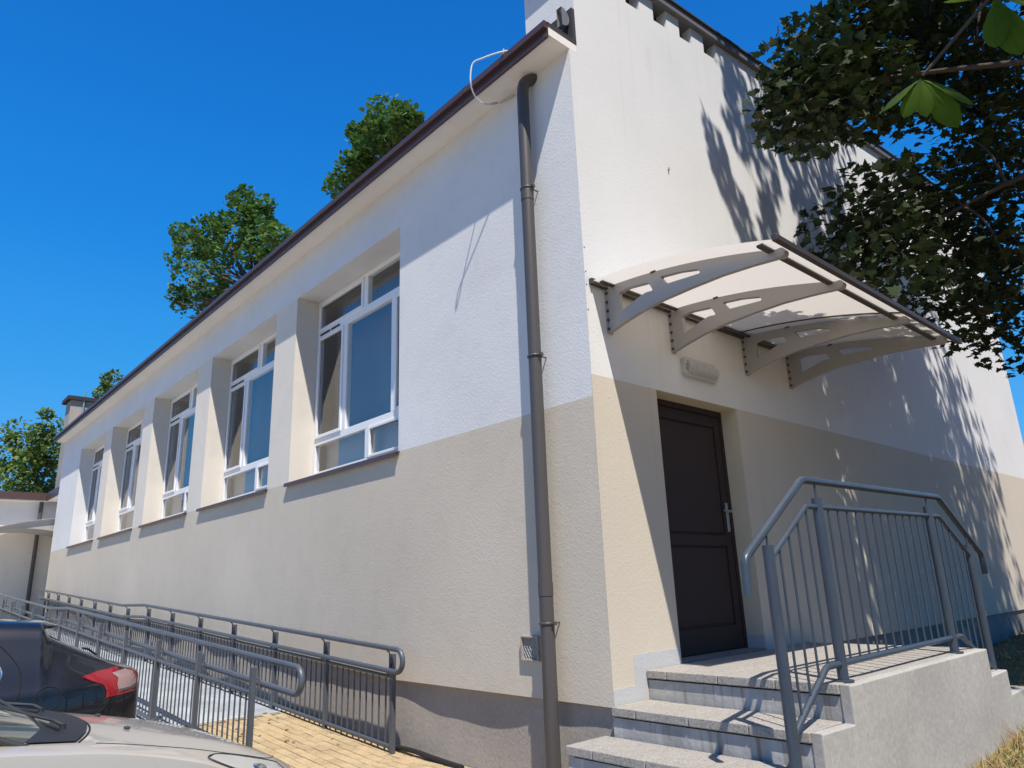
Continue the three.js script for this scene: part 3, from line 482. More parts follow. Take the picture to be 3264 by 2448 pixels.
// skin lofted through cross-sections; a section is a list of [half width, height] from sill to roof centre
function loft(stations, nS, nU, cx) {
  const K = stations[0].s.length, P = [];
  const cr = (a, b, c, d, t) => .5 * ((2 * b) + (-a + c) * t + (2 * a - 5 * b + 4 * c - d) * t * t + (-a + 3 * b - 3 * c + d) * t * t * t);
  const zs = stations.map(s => s.z), at = (f) => { const i = Math.min(Math.floor(f), stations.length - 2), t = f - i; const q = k => Math.max(0, Math.min(stations.length - 1, k)); const S = [q(i - 1), i, i + 1, q(i + 2)]; const out = []; for (let j = 0; j < K; j++) out.push([0, 1].map(c => cr(...S.map(k => stations[k].s[j][c]), t))); return { z: cr(...S.map(k => zs[k]), t), s: out }; };
  const rows = []; for (let i = 0; i <= nS; i++) { const st = at(i / nS * (stations.length - 1)); const row = []; for (let u = 0; u <= nU; u++) { const f = u / nU * (K - 1), j = Math.min(Math.floor(f), K - 2), t = f - j, q = k => Math.max(0, Math.min(K - 1, k)); const g = c => cr(st.s[q(j - 1)][c], st.s[j][c], st.s[j + 1][c], st.s[q(j + 2)][c], t); row.push([Math.max(0, g(0)), g(1)]); } rows.push({ z: st.z, row }); }
  const pos = [], idx = [], W = 2 * nU + 1; for (const { z, row } of rows) { for (let u = 0; u <= nU; u++) pos.push(cx + row[u][0], row[u][1], z); for (let u = nU - 1; u >= 0; u--) pos.push(cx - row[u][0], row[u][1], z); }
  for (let i = 0; i < nS; i++) for (let u = 0; u < W - 1; u++) { const a = i * W + u; idx.push(a, a + 1, a + W, a + 1, a + W + 1, a + W); }
  for (const i of [0, nS]) { const c = pos.length / 3; let y = 0; for (let u = 0; u < W; u++) y += pos[(i * W + u) * 3 + 1]; pos.push(cx, y / W, rows[i].z); for (let u = 0; u < W - 1; u++) idx.push(...(i ? [c, i * W + u, i * W + u + 1] : [c, i * W + u + 1, i * W + u])); }
  const g = new THREE.BufferGeometry(); g.setAttribute('position', new THREE.Float32BufferAttribute(pos, 3)); g.setIndex(idx); const q = toCreasedNormals(g, .55); return uvWorld(q);
}
const caster = new THREE.Raycaster();
function onSide(body, z, y, off, x0 = 2) { caster.set(V(x0, y, z), V(-1, 0, 0)); const h = caster.intersectObject(body, false)[0]; return h ? h.point.x + off : null; }
function onTop(body, x, z, off) { caster.set(V(x, 4, z), V(0, -1, 0)); const h = caster.intersectObject(body, false)[0]; return h ? h.point.y + off : null; }
function patchSide(body, pts, off, edge = .05) { // thin shell lying on the flank
  let g = new THREE.ShapeGeometry(poly(pts)); g = new TessellateModifier(edge, 5).modify(g); const p = g.attributes.position; let last = null;
  for (let i = 0; i < p.count; i++) { const z = p.getX(i), y = p.getY(i); let x = onSide(body, z, y, off); if (x === null) { for (let k = 1; k < 12 && x === null; k++) x = onSide(body, z + k * .012, y, off - k * .012); if (x === null) x = last ?? 0; } last = x; p.setXYZ(i, x, y, z); }
  g = mergeVertices(new THREE.BufferGeometry().setAttribute('position', g.attributes.position), 1e-4); g.computeVertexNormals(); return uvWorld(g.toNonIndexed());
}
function patchTop(body, pts, off, edge = .05) { let g = new THREE.ShapeGeometry(poly(pts)); g = new TessellateModifier(edge, 5).modify(g); const p = g.attributes.position; for (let i = 0; i < p.count; i++) { const x = p.getX(i), z = p.getY(i); p.setXYZ(i, x, onTop(body, x, z, off) ?? .5, z); } g = mergeVertices(new THREE.BufferGeometry().setAttribute('position', g.attributes.position), 1e-4); g.computeVertexNormals(); return uvWorld(g.toNonIndexed()); }
function seamSide(body, pts, r = .0035) { const c = new THREE.CatmullRomCurve3(pts.map(p => V(0, p[1], p[0]))), P = []; for (let i = 0; i <= 40; i++) { const q = c.getPoint(i / 40), x = onSide(body, q.z, q.y, .0005); if (x !== null) P.push(V(x, q.y, q.z)); } return sweep(P, r, 6); }
function seamTop(body, pts, r = .0035, up = .0005) { const c = new THREE.CatmullRomCurve3(pts.map(p => V(p[0], 0, p[1]))), P = []; for (let i = 0; i <= 50; i++) { const q = c.getPoint(i / 50), y = onTop(body, q.x, q.z, up); if (y !== null) P.push(V(q.x, y, q.z)); } return sweep(P, r, 6); }
function wheel(parent, x, y, z, R = .31, side = 1) {
  const w = new THREE.Group(); w.name = 'wheel'; parent.add(w); w.position.set(x - parent.position.x, y - parent.position.y, z - parent.position.z);
  const t = new THREE.TorusGeometry(R - .06, .07, 12, 32); t.scale(1, 1, 1.35); t.rotateY(Math.PI / 2); t.translate(x, y, z); part('tyre', uvWorld(t), M.rubber, w);
  const d = new THREE.CylinderGeometry(R - .1, R - .1, .05, 28); d.rotateZ(Math.PI / 2); d.translate(x + side * .06, y, z); const sp = [uvWorld(d)]; for (let k = 0; k < 7; k++) { const b = bx(-.015, .015, .05, R - .09, -.022, .022); b.rotateX(k / 7 * Math.PI * 2); b.translate(x + side * .085, y, z); sp.push(b); } part('rim', sp, M.zinc, w);
  const a = new THREE.CylinderGeometry(R + .045, R + .045, .16, 32); a.rotateZ(Math.PI / 2); a.translate(x - side * .0, y + .01, z); return uvWorld(a);
}
const GY = -.445;
{ // ---- silver hatchback, nose towards the ramp
  const cx = -1.17, c = thing('silver_car', 'silver hatchback parked nose-in beside the dark blue car', 'car', [cx, GY, 3.8]);
  const S = (z, w, yb, ysh, yt, cr = .93) => ({ z, s: [[w * .86, GY + yb], [w * .97, GY + yb + .06], [w, GY + yb + (ysh - yb) * .5], [w * .985, GY + ysh - .06], [w * cr, GY + ysh + .004], [w * .6, GY + yt - .012], [w * .3, GY + yt - .002], [0, GY + yt]] });
  const body = part('body', loft([S(1.67, .30, .30, .46, .53), S(1.70, .42, .24, .49, .575), S(1.80, .56, .2, .53, .635), S(1.95, .68, .19, .595, .71), S(2.15, .77, .18, .69, .788), S(2.43, .825, .18, .805, .868), S(2.75, .845, .18, .89, .935), S(3.0, .85, .18, .93, .975), S(3.4, .853, .18, .97, 1.0), S(4.2, .855, .18, .985, 1.0), S(5.0, .845, .19, 1.0, 1.01), S(5.4, .80, .24, .98, 1.0), S(5.52, .70, .3, .9, .95)], 96, 28, cx), M.silver, c);
  body.updateMatrixWorld(true); c.updateMatrixWorld(true);
  // cabin: pillars and roof over glass
  const G = (z, w, y0, y1) => ({ z, s: [[w, GY + y0], [w * .985, GY + y0 + (y1 - y0) * .35], [w * .9, GY + y0 + (y1 - y0) * .8], [w * .78, GY + y1 - .015], [w * .4, GY + y1], [0, GY + y1 + .004]] });
  const wl = 2.93; // windscreen from (z wl, y .96) to the roof at z 4.05
  const wsY = z => .955 + (z - wl) * .385; const hw = z => .70 + .1 * Math.min(1, (z - wl) / .5);
  { const g = new THREE.PlaneGeometry(1, 1, 24, 24), p = g.attributes.position; for (let i = 0; i < p.count; i++) { const u = p.getX(i) * 2, v = p.getY(i) + .5; const z0 = wl + v * 1.08 + .17 * u * u * (1 - .5 * v); const w = (.71 - .09 * v); p.setXYZ(i, cx + u * w, GY + .965 + v * .425 - .03 * u * u * (1 - v) + .012, z0 - .0); } g.computeVertexNormals(); part('windscreen', uvWorld(g), M.carGlass, c); }
  const pil = []; for (const s of [1, -1]) { const P = []; for (let k = 0; k <= 8; k++) { const v = k / 8; P.push(V(cx + s * (.715 - .09 * v), GY + .935 + v * .45 + .005, wl + .17 + v * 1.0)); } part('pillar', sweep(P, .016, 8), M.trim, c); pil.push(bar(V(cx + s * .75, GY + .98, 4.55), V(cx + s * .62, GY + 1.39, 4.5), .03)); pil.push(bar(V(cx + s * .74, GY + 1.0, 5.35), V(cx + s * .6, GY + 1.38, 5.0), .06)); }
  part('pillar', pil, M.silver, c);
  part('roof', loft([[4.0, .56, 1.37, 1.39], [4.1, .61, 1.385, 1.415], [4.6, .62, 1.395, 1.44], [5.0, .6, 1.36, 1.40], [5.12, .55, 1.34, 1.36]].map(([z, w, y0, y1]) => ({ z, s: [[w, GY + y0], [w * .97, GY + y0 + (y1 - y0) * .6], [w * .6, GY + y1 - .006], [0, GY + y1]] })), 20, 10, cx), M.silver, c);
  const sideGlass = (s) => { const g = new THREE.BufferGeometry(), a = V(cx + s * .775, GY + .985, 3.55), b = V(cx + s * .765, GY + .99, 5.3), d = V(cx + s * .60, GY + 1.36, 5.0), e = V(cx + s * .62, GY + 1.37, 4.15); g.setFromPoints([a, b, d, a, d, e]); g.computeVertexNormals(); return uvWorld(g); };
  part('side_window', sideGlass(1), M.tintGlass, c); part('side_window', sideGlass(-1), M.tintGlass, c);
  { const g = new THREE.BufferGeometry(); const a = V(cx - .7, GY + 1.0, 5.42), b = V(cx + .7, GY + 1.0, 5.42), d = V(cx + .55, GY + 1.35, 5.1), e = V(cx - .55, GY + 1.35, 5.1); g.setFromPoints([a, b, d, a, d, e]); g.computeVertexNormals(); part('rear_window', uvWorld(g), M.tintGlass, c); }
  part('dashboard', [bx(cx - .68, cx + .68, GY + .8, GY + .93, 3.25, 3.7), rbx(cx - .62, cx - .12, GY + .5, GY + 1.22, 4.3, 4.45, .05), rbx(cx + .12, cx + .62, GY + .5, GY + 1.22, 4.3, 4.45, .05)], M.cabin, c);
  // black scuttle panel between bonnet and windscreen
  const scut = []; for (let k = 0; k <= 20; k++) { const u = -1 + k / 10; scut.push([cx + u * .70, 2.80 + .15 * Math.pow(Math.abs(u), 2.2) - .02]); } for (let k = 20; k >= 0; k--) { const u = -1 + k / 10; scut.push([cx + u * .71, 2.97 + .16 * u * u]); }
  part('scuttle', patchTop(body, scut, .008, .06), M.black, c);
  part('bonnet_seam', [seamTop(body, scut.slice(0, 21).map(p => [p[0], p[1] - .012]), .005), seamTop(body, [[cx + .71, 2.85], [cx + .68, 2.5], [cx + .57, 2.15], [cx + .43, 1.92], [cx + .25, 1.82], [cx, 1.79], [cx - .25, 1.82], [cx - .43, 1.92], [cx - .57, 2.15], [cx - .68, 2.5], [cx - .71, 2.85]], .0022)], M.gap, c);
  const wy = (x, z) => onTop(body, x, z, 0) ?? GY + .95;
  for (const [x, z, ex, ez, rise] of [[cx + .42, 2.93, cx - .22, 3.13, .12], [cx - .3, 2.9, cx - .66, 3.2, .10]]) {
    const w = new THREE.Group(); w.name = 'wiper'; c.add(w); w.position.set(x - cx, 0, z - 3.8); const y = wy(x, z);
    part('arm', tube([V(x, y + .02, z), V(x - .05, y + .04, z + .03), V((x + ex) / 2, y + .058, (z + ez) / 2 + .02), V(ex, y + rise - .01, ez)], .008, 8), M.trim, w);
    part('blade', tube([V(x + .08, y + .02, z + .03), V((x + ex) / 2, y + .036, (z + ez) / 2 + .0), V(ex - .1, y + rise - .035, ez + .03)], .006, 6), M.rubber, w);
    part('pivot', cyl(x, y, y + .028, z, .012, 12), M.trim, w);
  }
  for (const x of [cx + .30, cx - .30]) part('washer_jet', rbx(x - .018, x + .018, wy(x, 2.62), wy(x, 2.62) + .013, 2.607, 2.633, .006, 2), M.trim, c);
  // headlights wrap over the front corners
  for (const s of [1, -1]) {
    const pts = [[cx + s * .44, 1.88], [cx + s * .50, 1.79], [cx + s * .585, 1.85], [cx + s * .69, 2.02], [cx + s * .765, 2.27], [cx + s * .75, 2.36], [cx + s * .67, 2.30], [cx + s * .56, 2.08]];
    const h = part('headlight', patchTop(body, s > 0 ? pts : pts.slice().reverse(), .006, .04), M.lampLens, c);
    part('headlight_rim', seamTop(body, [...pts, pts[0]], .005, .004), M.trim, h);
    const rf = new THREE.SphereGeometry(.05, 16, 10); rf.scale(1, .5, 1.2); rf.translate(cx + s * .63, (onTop(body, cx + s * .63, 2.08, 0) ?? 0) - .014, 2.08); part('reflector', uvWorld(rf), M.chrome, h);
  }
  part('door_seam', [seamSide(body, [[3.29, GY + .985], [3.27, GY + .8], [3.25, GY + .5], [3.28, GY + .3]], .0028), seamSide(body, [[4.35, GY + .985], [4.36, GY + .7], [4.4, GY + .35]], .004)], M.gap, c);
  part('door_strip', patchSide(body, [[2.72, GY + .60], [4.9, GY + .62], [4.9, GY + .54], [2.72, GY + .52]], .008, .12), M.trim, c);
  part('door_handle', rbx(cx + .84, cx + .875, GY + .82, GY + .85, 4.1, 4.28, .01, 2), M.silver, c);
  { const m = new THREE.SphereGeometry(.09, 16, 12); m.scale(.75, .62, .6); m.translate(cx + .93, GY + 1.03, 3.72); const n = m.clone(); n.translate(-1.86, 0, 0); part('door_mirror', uvWorld(m), M.silver, c); part('door_mirror', uvWorld(n), M.silver, c); }
  part('grille', [bx(cx - .4, cx + .4, GY + .42, GY + .5, 1.6, 1.668), bx(cx - .5, cx + .5, GY + .25, GY + .33, 1.62, 1.69)], M.trim, c); part('bumper', rbx(cx - .6, cx + .6, GY + .33, GY + .43, 1.60, 1.8, .04, 3), M.silver, c);
  const arch = []; for (const [z, s] of [[2.38, 1], [2.38, -1], [4.85, 1], [4.85, -1]]) { const a = wheel(c, cx + s * .755, GY + .305, z, .305, s); arch.push(a); } part('wheel_arch', arch.map(a => a.scale(1, 1, 1)), M.gap, c);
  c.position.z += .12;
}
{ // ---- dark blue hatchback, tail towards the ramp
  const cx = -3.86, c = thing('navy_car', 'dark blue hatchback with large red tail light backed towards the ramp', 'car', [cx, GY, 4.2]);
  // sections: sill, flank, shoulder, window line, roof edge, roof centre
  const S = (z, w, yb, yw, yt, tw) => ({ z, s: [[w * .88, GY + yb], [w * .98, GY + yb + .07], [w, GY + yb + (yw - yb) * .5], [w * .99, GY + yw - .1], [w * .955, GY + yw + .01], [w * (.955 - (.955 - tw) * .45), GY + yw + (yt - yw) * .55], [w * tw, GY + yt - .022], [w * tw * .5, GY + yt - .003], [0, GY + yt]] });
  const body = part('body', loft([S(2.03, .50, .40, .70, .86, .86), S(2.06, .66, .30, .82, .985, .87), S(2.12, .755, .25, .90, 1.03, .87), S(2.21, .81, .22, .945, 1.055, .85), S(2.38, .855, .2, .955, 1.13, .80), S(2.58, .885, .2, .955, 1.225, .77), S(2.72, .895, .2, .955, 1.30, .75), S(2.78, .90, .2, .955, 1.385, .735), S(2.86, .90, .2, .955, 1.405, .73), S(3.4, .905, .19, .95, 1.44, .72), S(4.0, .905, .19, .945, 1.455, .72), S(4.5, .905, .19, .94, 1.44, .72), S(4.9, .90, .19, .935, 1.30, .74), S(5.35, .895, .19, .93, 1.06, .8), S(5.8, .87, .2, .88, .97, .84), S(6.2, .80, .22, .76, .84, .85), S(6.45, .62, .3, .58, .66, .85)], 130, 30, cx), M.navy, c);
  c.updateMatrixWorld(true);
  // tail light: red wedge with a pale insert, wrapped round the corner
  const tl = new THREE.Group(); tl.name = 'tail_light'; c.add(tl); tl.position.set(.85, .92, 2.2 - 4.2);
  c.updateMatrixWorld(true);
  const Y = v => v; // world heights
  part('red_lens', patchSide(body, [[2.515, Y(.548)], [2.40, Y(.578)], [2.22, Y(.598)], [2.13, Y(.578)], [2.092, Y(.53)], [2.085, Y(.42)], [2.10, Y(.405)], [2.34, Y(.385)], [2.335, Y(.43)], [2.36, Y(.478)], [2.45, Y(.515)]], .007, .03), M.redLens, tl);
  part('clear_lens', patchSide(body, [[2.30, Y(.553)], [2.20, Y(.572)], [2.135, Y(.55)], [2.103, Y(.49)], [2.10, Y(.437)], [2.245, Y(.412)], [2.262, Y(.47)], [2.255, Y(.515)]], .011, .03), M.clearLens, tl);
  part('lens_rib', [seamSide(body, [[2.248, .43], [2.18, .437], [2.105, .452]], .006)].map(g => g.translate(.012, 0, 0)), M.chrome, tl);
  const tl2 = new THREE.Group(); tl2.name = 'tail_light'; c.add(tl2); part('red_lens', rbx(cx - .84, cx - .6, GY + .86, GY + 1.0, 2.06, 2.3, .04, 2), M.redLens, tl2);
  // side glass with a bright edge
  const win = []; for (let k = 0; k <= 14; k++) { const a = -Math.PI / 2 + k / 14 * Math.PI * .9; win.push([3.18 - Math.cos(a) * .15, .62 + Math.sin(a) * .11]); } win.push([3.5, .83], [4.4, .86], [4.85, .62], [5.0, .51], [3.2, .505]);
  part('side_window', patchSide(body, win.slice().reverse(), .004, .08), M.tintGlass, c);
  part('window_trim', seamSide(body, [[4.9, .503], [3.6, .5], [3.22, .498], [3.06, .535], [3.02, .62], [3.08, .71], [3.3, .79]], .008), M.chrome, c);
  part('door_seam', [seamSide(body, [[3.02, .20], [2.96, .36], [2.90, .50], [2.915, .64], [3.0, .76], [3.1, .86]], .004), seamSide(body, [[3.9, .5], [3.92, .2], [3.96, -.15]], .004), seamSide(body, [[3.08, .19], [3.0, .0], [2.9, -.1]], .004)], M.gap, c);
  { const P = []; for (let k = 0; k <= 24; k++) { const a = k / 24 * Math.PI * 2; P.push([2.725 + Math.cos(a) * .085, .425 + Math.sin(a) * .08]); } part('fuel_flap', [seamSide(body, P, .004)], M.gap, c); }
  part('bumper_seam', seamSide(body, [[2.30, .385], [2.36, .30], [2.5, .255], [2.75, .24]], .004), M.gap, c);
  part('bumper_trim', patchSide(body, [[2.06, GY + .40], [2.5, GY + .36], [2.52, GY + .28], [2.07, GY + .32]], .006, .05), M.trim, c);
  { const g = new THREE.PlaneGeometry(1, 1, 10, 10), p = g.attributes.position; for (let i = 0; i < p.count; i++) { const u = p.getX(i), v = p.getY(i) + .5; const x = cx + u * (1.3 - .2 * v), z = 2.24 + v * .48; p.setXYZ(i, x, (onTop(body, x, z, .006) ?? 1), z); } g.computeVertexNormals(); part('rear_window', uvWorld(g), M.tintGlass, c); }
  { const g = new THREE.PlaneGeometry(1, 1, 10, 10), p = g.attributes.position; for (let i = 0; i < p.count; i++) { const u = p.getX(i), v = p.getY(i) + .5; const x = cx + u * (1.1 + .2 * v), z = 4.6 + v * .7; p.setXYZ(i, x, (onTop(body, x, z, .006) ?? 1), z); } g.computeVertexNormals(); part('windscreen', uvWorld(g), M.tintGlass, c); }
  part('rear_spoiler', loft([[2.66, .55, 1.36, 1.375], [2.74, .62, 1.345, 1.405], [2.92, .64, 1.36, 1.418]].map(([z, w, y0, y1]) => ({ z, s: [[w, GY + y0], [w * .98, GY + (y0 + y1) / 2], [w * .6, GY + y1 - .004], [0, GY + y1]] })), 10, 8, cx), M.navy, c);
  part('rear_wiper', [tube([V(cx + .02, onTop(body, cx, 2.25, .02), 2.25), V(cx + .2, onTop(body, cx + .2, 2.36, .035), 2.36), V(cx + .4, onTop(body, cx + .4, 2.44, .02), 2.44)], .009, 6)], M.trim, c);
  const arch = []; for (const [z, s] of [[2.95, 1], [2.95, -1], [5.55, 1], [5.55, -1]]) arch.push(wheel(c, cx + s * .81, GY + .32, z, .32, s)); part('wheel_arch', arch, M.gap, c);
}
//@@REST
// ------------------------------------------------------------------ low wing at the far end
{
  const b = thing('low_wing', 'low wing with brown roof edge and arched canopy at the ramp head', 'building', [-24, .5, 4]);
  const X = -22.4, Z = -.35, YT = 4.05, Y0 = .0;
  part('wall', [bx(X, XL, 3.35, YT, Z - .3, Z), bx(X - .3, X, 3.35, YT, Z - .3, 14)], M.whiteS, b);
  part('wall', [bx(X, -21.55, Y0, 3.349, Z - .3, Z), bx(-20.55, XL, Y0, 3.349, Z - .3, Z), bx(-21.55, -20.55, 2.7, 3.349, Z - .3, Z), bx(X - .3, X, Y0, 3.349, Z - .3, 14)], M.cream, b);
  part('wall', [bx(-30, X - .301, Y0, YT, 13.7, 14), bx(-30, XL, Y0, YT, -8, -7.7)], M.white, b);
  part('door', [bx(-21.55, -20.55, .54, 2.7, Z - .2, Z - .14)], M.door, b);
  part('roof', [bx(-30, XL - .17, YT + .002, YT + .06, -8, Z + .3), bx(-30, X + .34, YT + .062, YT + .12, Z + .3, 14.3)], M.bitumen, b);
  part('fascia', [bx(X + .3, XL - .17, YT + .0, YT + .22, Z + .3, Z + .34), bx(X + .3, X + .36, YT + .0, YT + .22, Z + .35, 14.3)], M.brown, b);
  part('soffit', [bx(X + .3, XL - .17, YT - .03, YT, Z + .001, Z + .3), bx(X, X + .3, YT - .03, YT, Z + .3, 14.2)], M.soffit, b);
  part('downpipe', [cyl(X + .14, .3, YT - .02, Z + .42, .055, 14)], M.pipe, b); part('downpipe', [cyl(X + .6, .3, YT - .02, Z + .05, .03, 10)], M.pipe, b);
  { const ch = new THREE.Group(); ch.name = 'chimney'; b.add(ch); part('stack', bx(-22.6, -21.9, YT + .13, 7.2, -1.0, -.27), M.plinth, ch); part('cap', bx(-22.75, -21.8, 7.201, 7.32, -1.12, -.16), M.bitumen, ch); part('pipe', cyl(-21.86, 5.9, 7.5, -.62, .03, 8), M.zinc, ch); }
  const cn = thing('far_canopy', 'white arched door canopy on the low wing beyond the ramp', 'canopy', [X, 3.2, .5]);
  const g = new THREE.PlaneGeometry(1.75, 2.6, 16, 1); g.rotateX(-Math.PI / 2); const p = g.attributes.position; for (let i = 0; i < p.count; i++) { const z = p.getX(i) + .875, x = p.getZ(i); p.setXYZ(i, -21.3 + x * .8, 3.38 - .04 * z - .085 * z * z, Z + z); } g.computeVertexNormals(); part('sheet', g, M.poly, cn);
  for (const x of [-22.0, -21.1, -20.35]) part('arm', (() => { const o = [[-Z, 2.95]]; const t = z => 3.375 - .04 * z - .085 * z * z; for (let k = 0; k <= 8; k++) o.push([-Z - k * .205, 2.95 + .12 * Math.sin(k / 8 * 2.6)]); for (let k = 8; k >= 0; k--) o.push([-Z - k * .205, t(k * .205)]); return slabX(o, [], x, .03); })(), M.armPlastic, cn);
}
// ------------------------------------------------------------------ trees
function leafShape(kind) { // flat leaf outline, 1 unit long, stalk at the origin, tip along +y, slightly folded
  const P = kind === 'maple' ? [[0, 0], [.16, .04], [.40, -.06], [.34, .12], [.55, .26], [.38, .34], [.44, .58], [.24, .52], [.17, .66], [0, 1]] : [[0, 0], [.22, .18], [.36, .42], [.33, .66], [.18, .86], [0, 1]];
  const o = [...P, ...P.slice(1, -1).reverse().map(p => [-p[0], p[1]])]; const g = new THREE.ShapeGeometry(poly(o)); g.translate(0, -.1, 0); const p = g.attributes.position; for (let i = 0; i < p.count; i++) p.setZ(i, -Math.abs(p.getX(i)) * .28 - p.getY(i) * p.getY(i) * .12); g.computeVertexNormals(); return g;
}
const leafMat = (c, t = .35, sp = .35) => new THREE.MeshPhysicalMaterial({ color: lin(...c), roughness: .8, specularIntensity: sp, transmission: t, thickness: 0, side: THREE.DoubleSide });
const maple = leafShape('maple'), oval = leafShape('oval');
function clumpLeaves(clumps, per, size, rng) { // leaf frames spread through overlapping clumps, drooping outwards
  const out = []; const m = new THREE.Matrix4(), q = new THREE.Quaternion(), e = new THREE.Euler();
  for (const [cx, cy, cz, R, f = 1] of clumps) for (let i = 0; i < per * f; i++) {
    let x, y, z, l; do { x = rng() * 2 - 1; y = rng() * 2 - 1; z = rng() * 2 - 1; l = x * x + y * y + z * z; } while (l > 1); const k = Math.pow(l, -.22);
    e.set(-1.25 + (rng() - .5) * 2.4, rng() * 6.283, (rng() - .5) * 1.8, 'YXZ'); q.setFromEuler(e); const s = size * (.6 + rng() * .7); out.push({ p: V(cx + x * R * k * .9, cy + y * R * k * .75, cz + z * R * k * .9), q: q.clone(), s, r: rng() });
  } return out;
}
function leavesStuff(name, list, geo, mats, parent, tones) { // one joined part
  const o = new THREE.InstancedMesh(geo, mats, list.length); const m = new THREE.Matrix4(); const w = worldOf(parent); const col = new THREE.Color();
  list.forEach((l, i) => { m.compose(l.p.clone().sub(w), l.q, V(l.s, l.s, l.s)); o.setMatrixAt(i, m); const t = l.r, k = .75 + .5 * ((t * 7.3) % 1), b = t > .982 ? tones[2] : t > .75 ? tones[1] : tones[0]; col.setRGB(b[0] * k, b[1] * k, b[2] * k); o.setColorAt(i, col); });
  o.name = name; o.userData.kind = 'stuff'; parent.add(o); return o;
}
function limb(a, b, r0, r1, sag, rng, n = 7) { const P = []; const side = V(rng() - .5, rng() - .5, rng() - .5).multiplyScalar(a.distanceTo(b) * .18); for (let i = 0; i <= n; i++) { const t = i / n; P.push(a.clone().lerp(b, t).addScaledVector(side, Math.sin(t * Math.PI)).add(V(0, sag * Math.sin(t * Math.PI), 0))); } return { g: sweep(P, r0, 7, r1), P }; }
{ // big maple leaning in over the right-hand face
  const rng = (() => { let s = 777; return () => { s = (s * 1664525 + 1013904223) >>> 0; return s / 4294967296; }; })();
  const t = thing('maple_tree', 'dark leafy maple overhanging the entrance steps and gable wall', 'tree', [5.1, -.1, -5.2]);
  const up = [[1.22, 5.59, -1.79], [1.31, 5.16, -1.73], [1.11, 5.06, -1.67], [1.3, 5.97, -2.34], [1.49, 6.2, -2.51], [1.53, 5.56, -2.46], [1.26, 5.53, -2.78], [1.39, 6.89, -3.9], [1.38, 6.33, -3.99], [1.56, 6.72, -4.24], [1.49, 8.13, -5.8], [1.66, 6.52, -4.84], [1.78, 7.42, -5.68], [1.86, 7.1, -6.1], [1.47, 5.38, -2.74], [1.14, 5.8, -2.53], [1.26, 4.93, -1.72], [1.51, 7.45, -4.33], [1.54, 6.17, -4.28], [1.5, 6.99, -3.35], [1.2, 5.16, -1.78], [1.24, 6.05, -2.81], [1.72, 8.63, -6.28]];
  const lo = [[1.02, 4.21, -2.62], [1.02, 4.03, -2.75], [1.13, 4.35, -3.05], [1.31, 3.67, -2.46], [1.36, 3.96, -2.72], [1.31, 3.75, -3.09], [1.28, 4.47, -2.72], [1.36, 4.73, -3.42], [1.27, 4.64, -4.12], [1.2, 4.34, -4.31], [1.44, 3.85, -3.99], [1.4, 3.52, -3.8], [1.41, 4.21, -4.9], [1.38, 3.77, -4.87], [1.49, 4.14, -5.39], [1.52, 4.82, -5.93], [1.5, 3.91, -5.88], [1.33, 5.35, -5.22], [1.45, 5.16, -5.53], [1.64, 5.75, -6.16], [1.49, 6.1, -6.02], [1.33, 4.54, -4.76], [1.57, 4.53, -6.28], [1.4, 4.69, -5.74], [1.31, 5.12, -4.25], [1.1, 4.84, -3.91], [1.56, 3.48, -5.29]];
  const rt = [[1.73, 6.08, -5.5], [1.92, 6.61, -6.31], [1.89, 5.59, -5.28], [1.87, 5.8, -6.26], [1.71, 5.03, -4.38], [1.93, 6.42, -6.53], [1.72, 6.22, -4.95], [1.79, 6.97, -6.47], [1.87, 4.54, -5.09], [1.83, 5.32, -3.87], [1.85, 5.39, -6.0], [1.86, 6.04, -4.86], [1.74, 7.95, -5.44], [1.92, 7.71, -6.11], [1.63, 7.0, -4.16], [1.94, 3.84, -3.91]]; 
  const near = []; for (const c of up) near.push([...c, .40 + .12 * rng()]); for (const c of lo) near.push([...c, .40 + .12 * rng(), .78]); for (const c of rt) near.push([...c, .45 + .12 * rng(), .5]);
  // rest of the crown, mostly above and right of the view
  const far = []; let n = 0; while (n < 190) { const x = rng() * 2 - 1, y = rng() * 2 - 1, z = rng() * 2 - 1, l = x * x + y * y + z * z; if (l > 1 || l < .18) continue; const X = 4.3 + x * 3.1, Yy = 8.6 + y * 4.3, Z = -4.75 + z * 2.9; if (Yy < 5 && X < 2.4) continue; if (X < 2.3 && Z > -2.2) continue; const sz = Z - .54 * X, sy = Yy - 2.03 * X; if (sz > -2.5 || sz < -9.4) continue; far.push([X, Yy, Z, .58]); n++; }
  for (const [y, z, u, r] of [[6.9, -2.75, 5.5, .3], [6.4, -2.95, 6, .34], [5.9, -2.75, 6.4, .22], [5.35, -2.3, 6, .26], [5.0, -2.45, 6.4, .26], [4.65, -2.65, 6.2, .24], [5.9, -3.3, 6.6, .36], [5.1, -3.25, 7, .2], [4.4, -3.3, 6.4, .34], [6.7, -3.6, 6, .4], [6.0, -4.1, 6.8, .42], [5.2, -4.2, 6.4, .36], [4.4, -4.2, 6, .4], [7.2, -4.5, 5.5, .4], [6.4, -5.0, 6, .45], [5.2, -5.2, 6.5, .45], [3.6, -3.9, 6, .4], [2.6, -4.2, 5.5, .4]]) far.push([.43 * u, y + .872 * u, z + .2326 * u, r, (r / .45) * 1.5]);
  for (let k = 0; k < 170; k++) { const a = rng() * 6.283, q = Math.sqrt(rng()); const X = 7.2 + Math.cos(a) * q * 3.4, Z = -5.2 + Math.sin(a) * q * 4.2; far.push([X, 4.2 + rng() * 7.5, Z, .62, 1.35]); }
  const trunk = [V(5.1, -.2, -5.2), V(5.05, 1.5, -5.15), V(4.95, 3.2, -5.1), V(4.85, 5, -5.0), V(4.75, 7, -4.9), V(4.7, 10, -4.8)]; part('trunk', sweep(trunk, .26, 14, .1), M.bark, t);
  const limbs = []; const hub = y => V(4.85, y, -5.02);
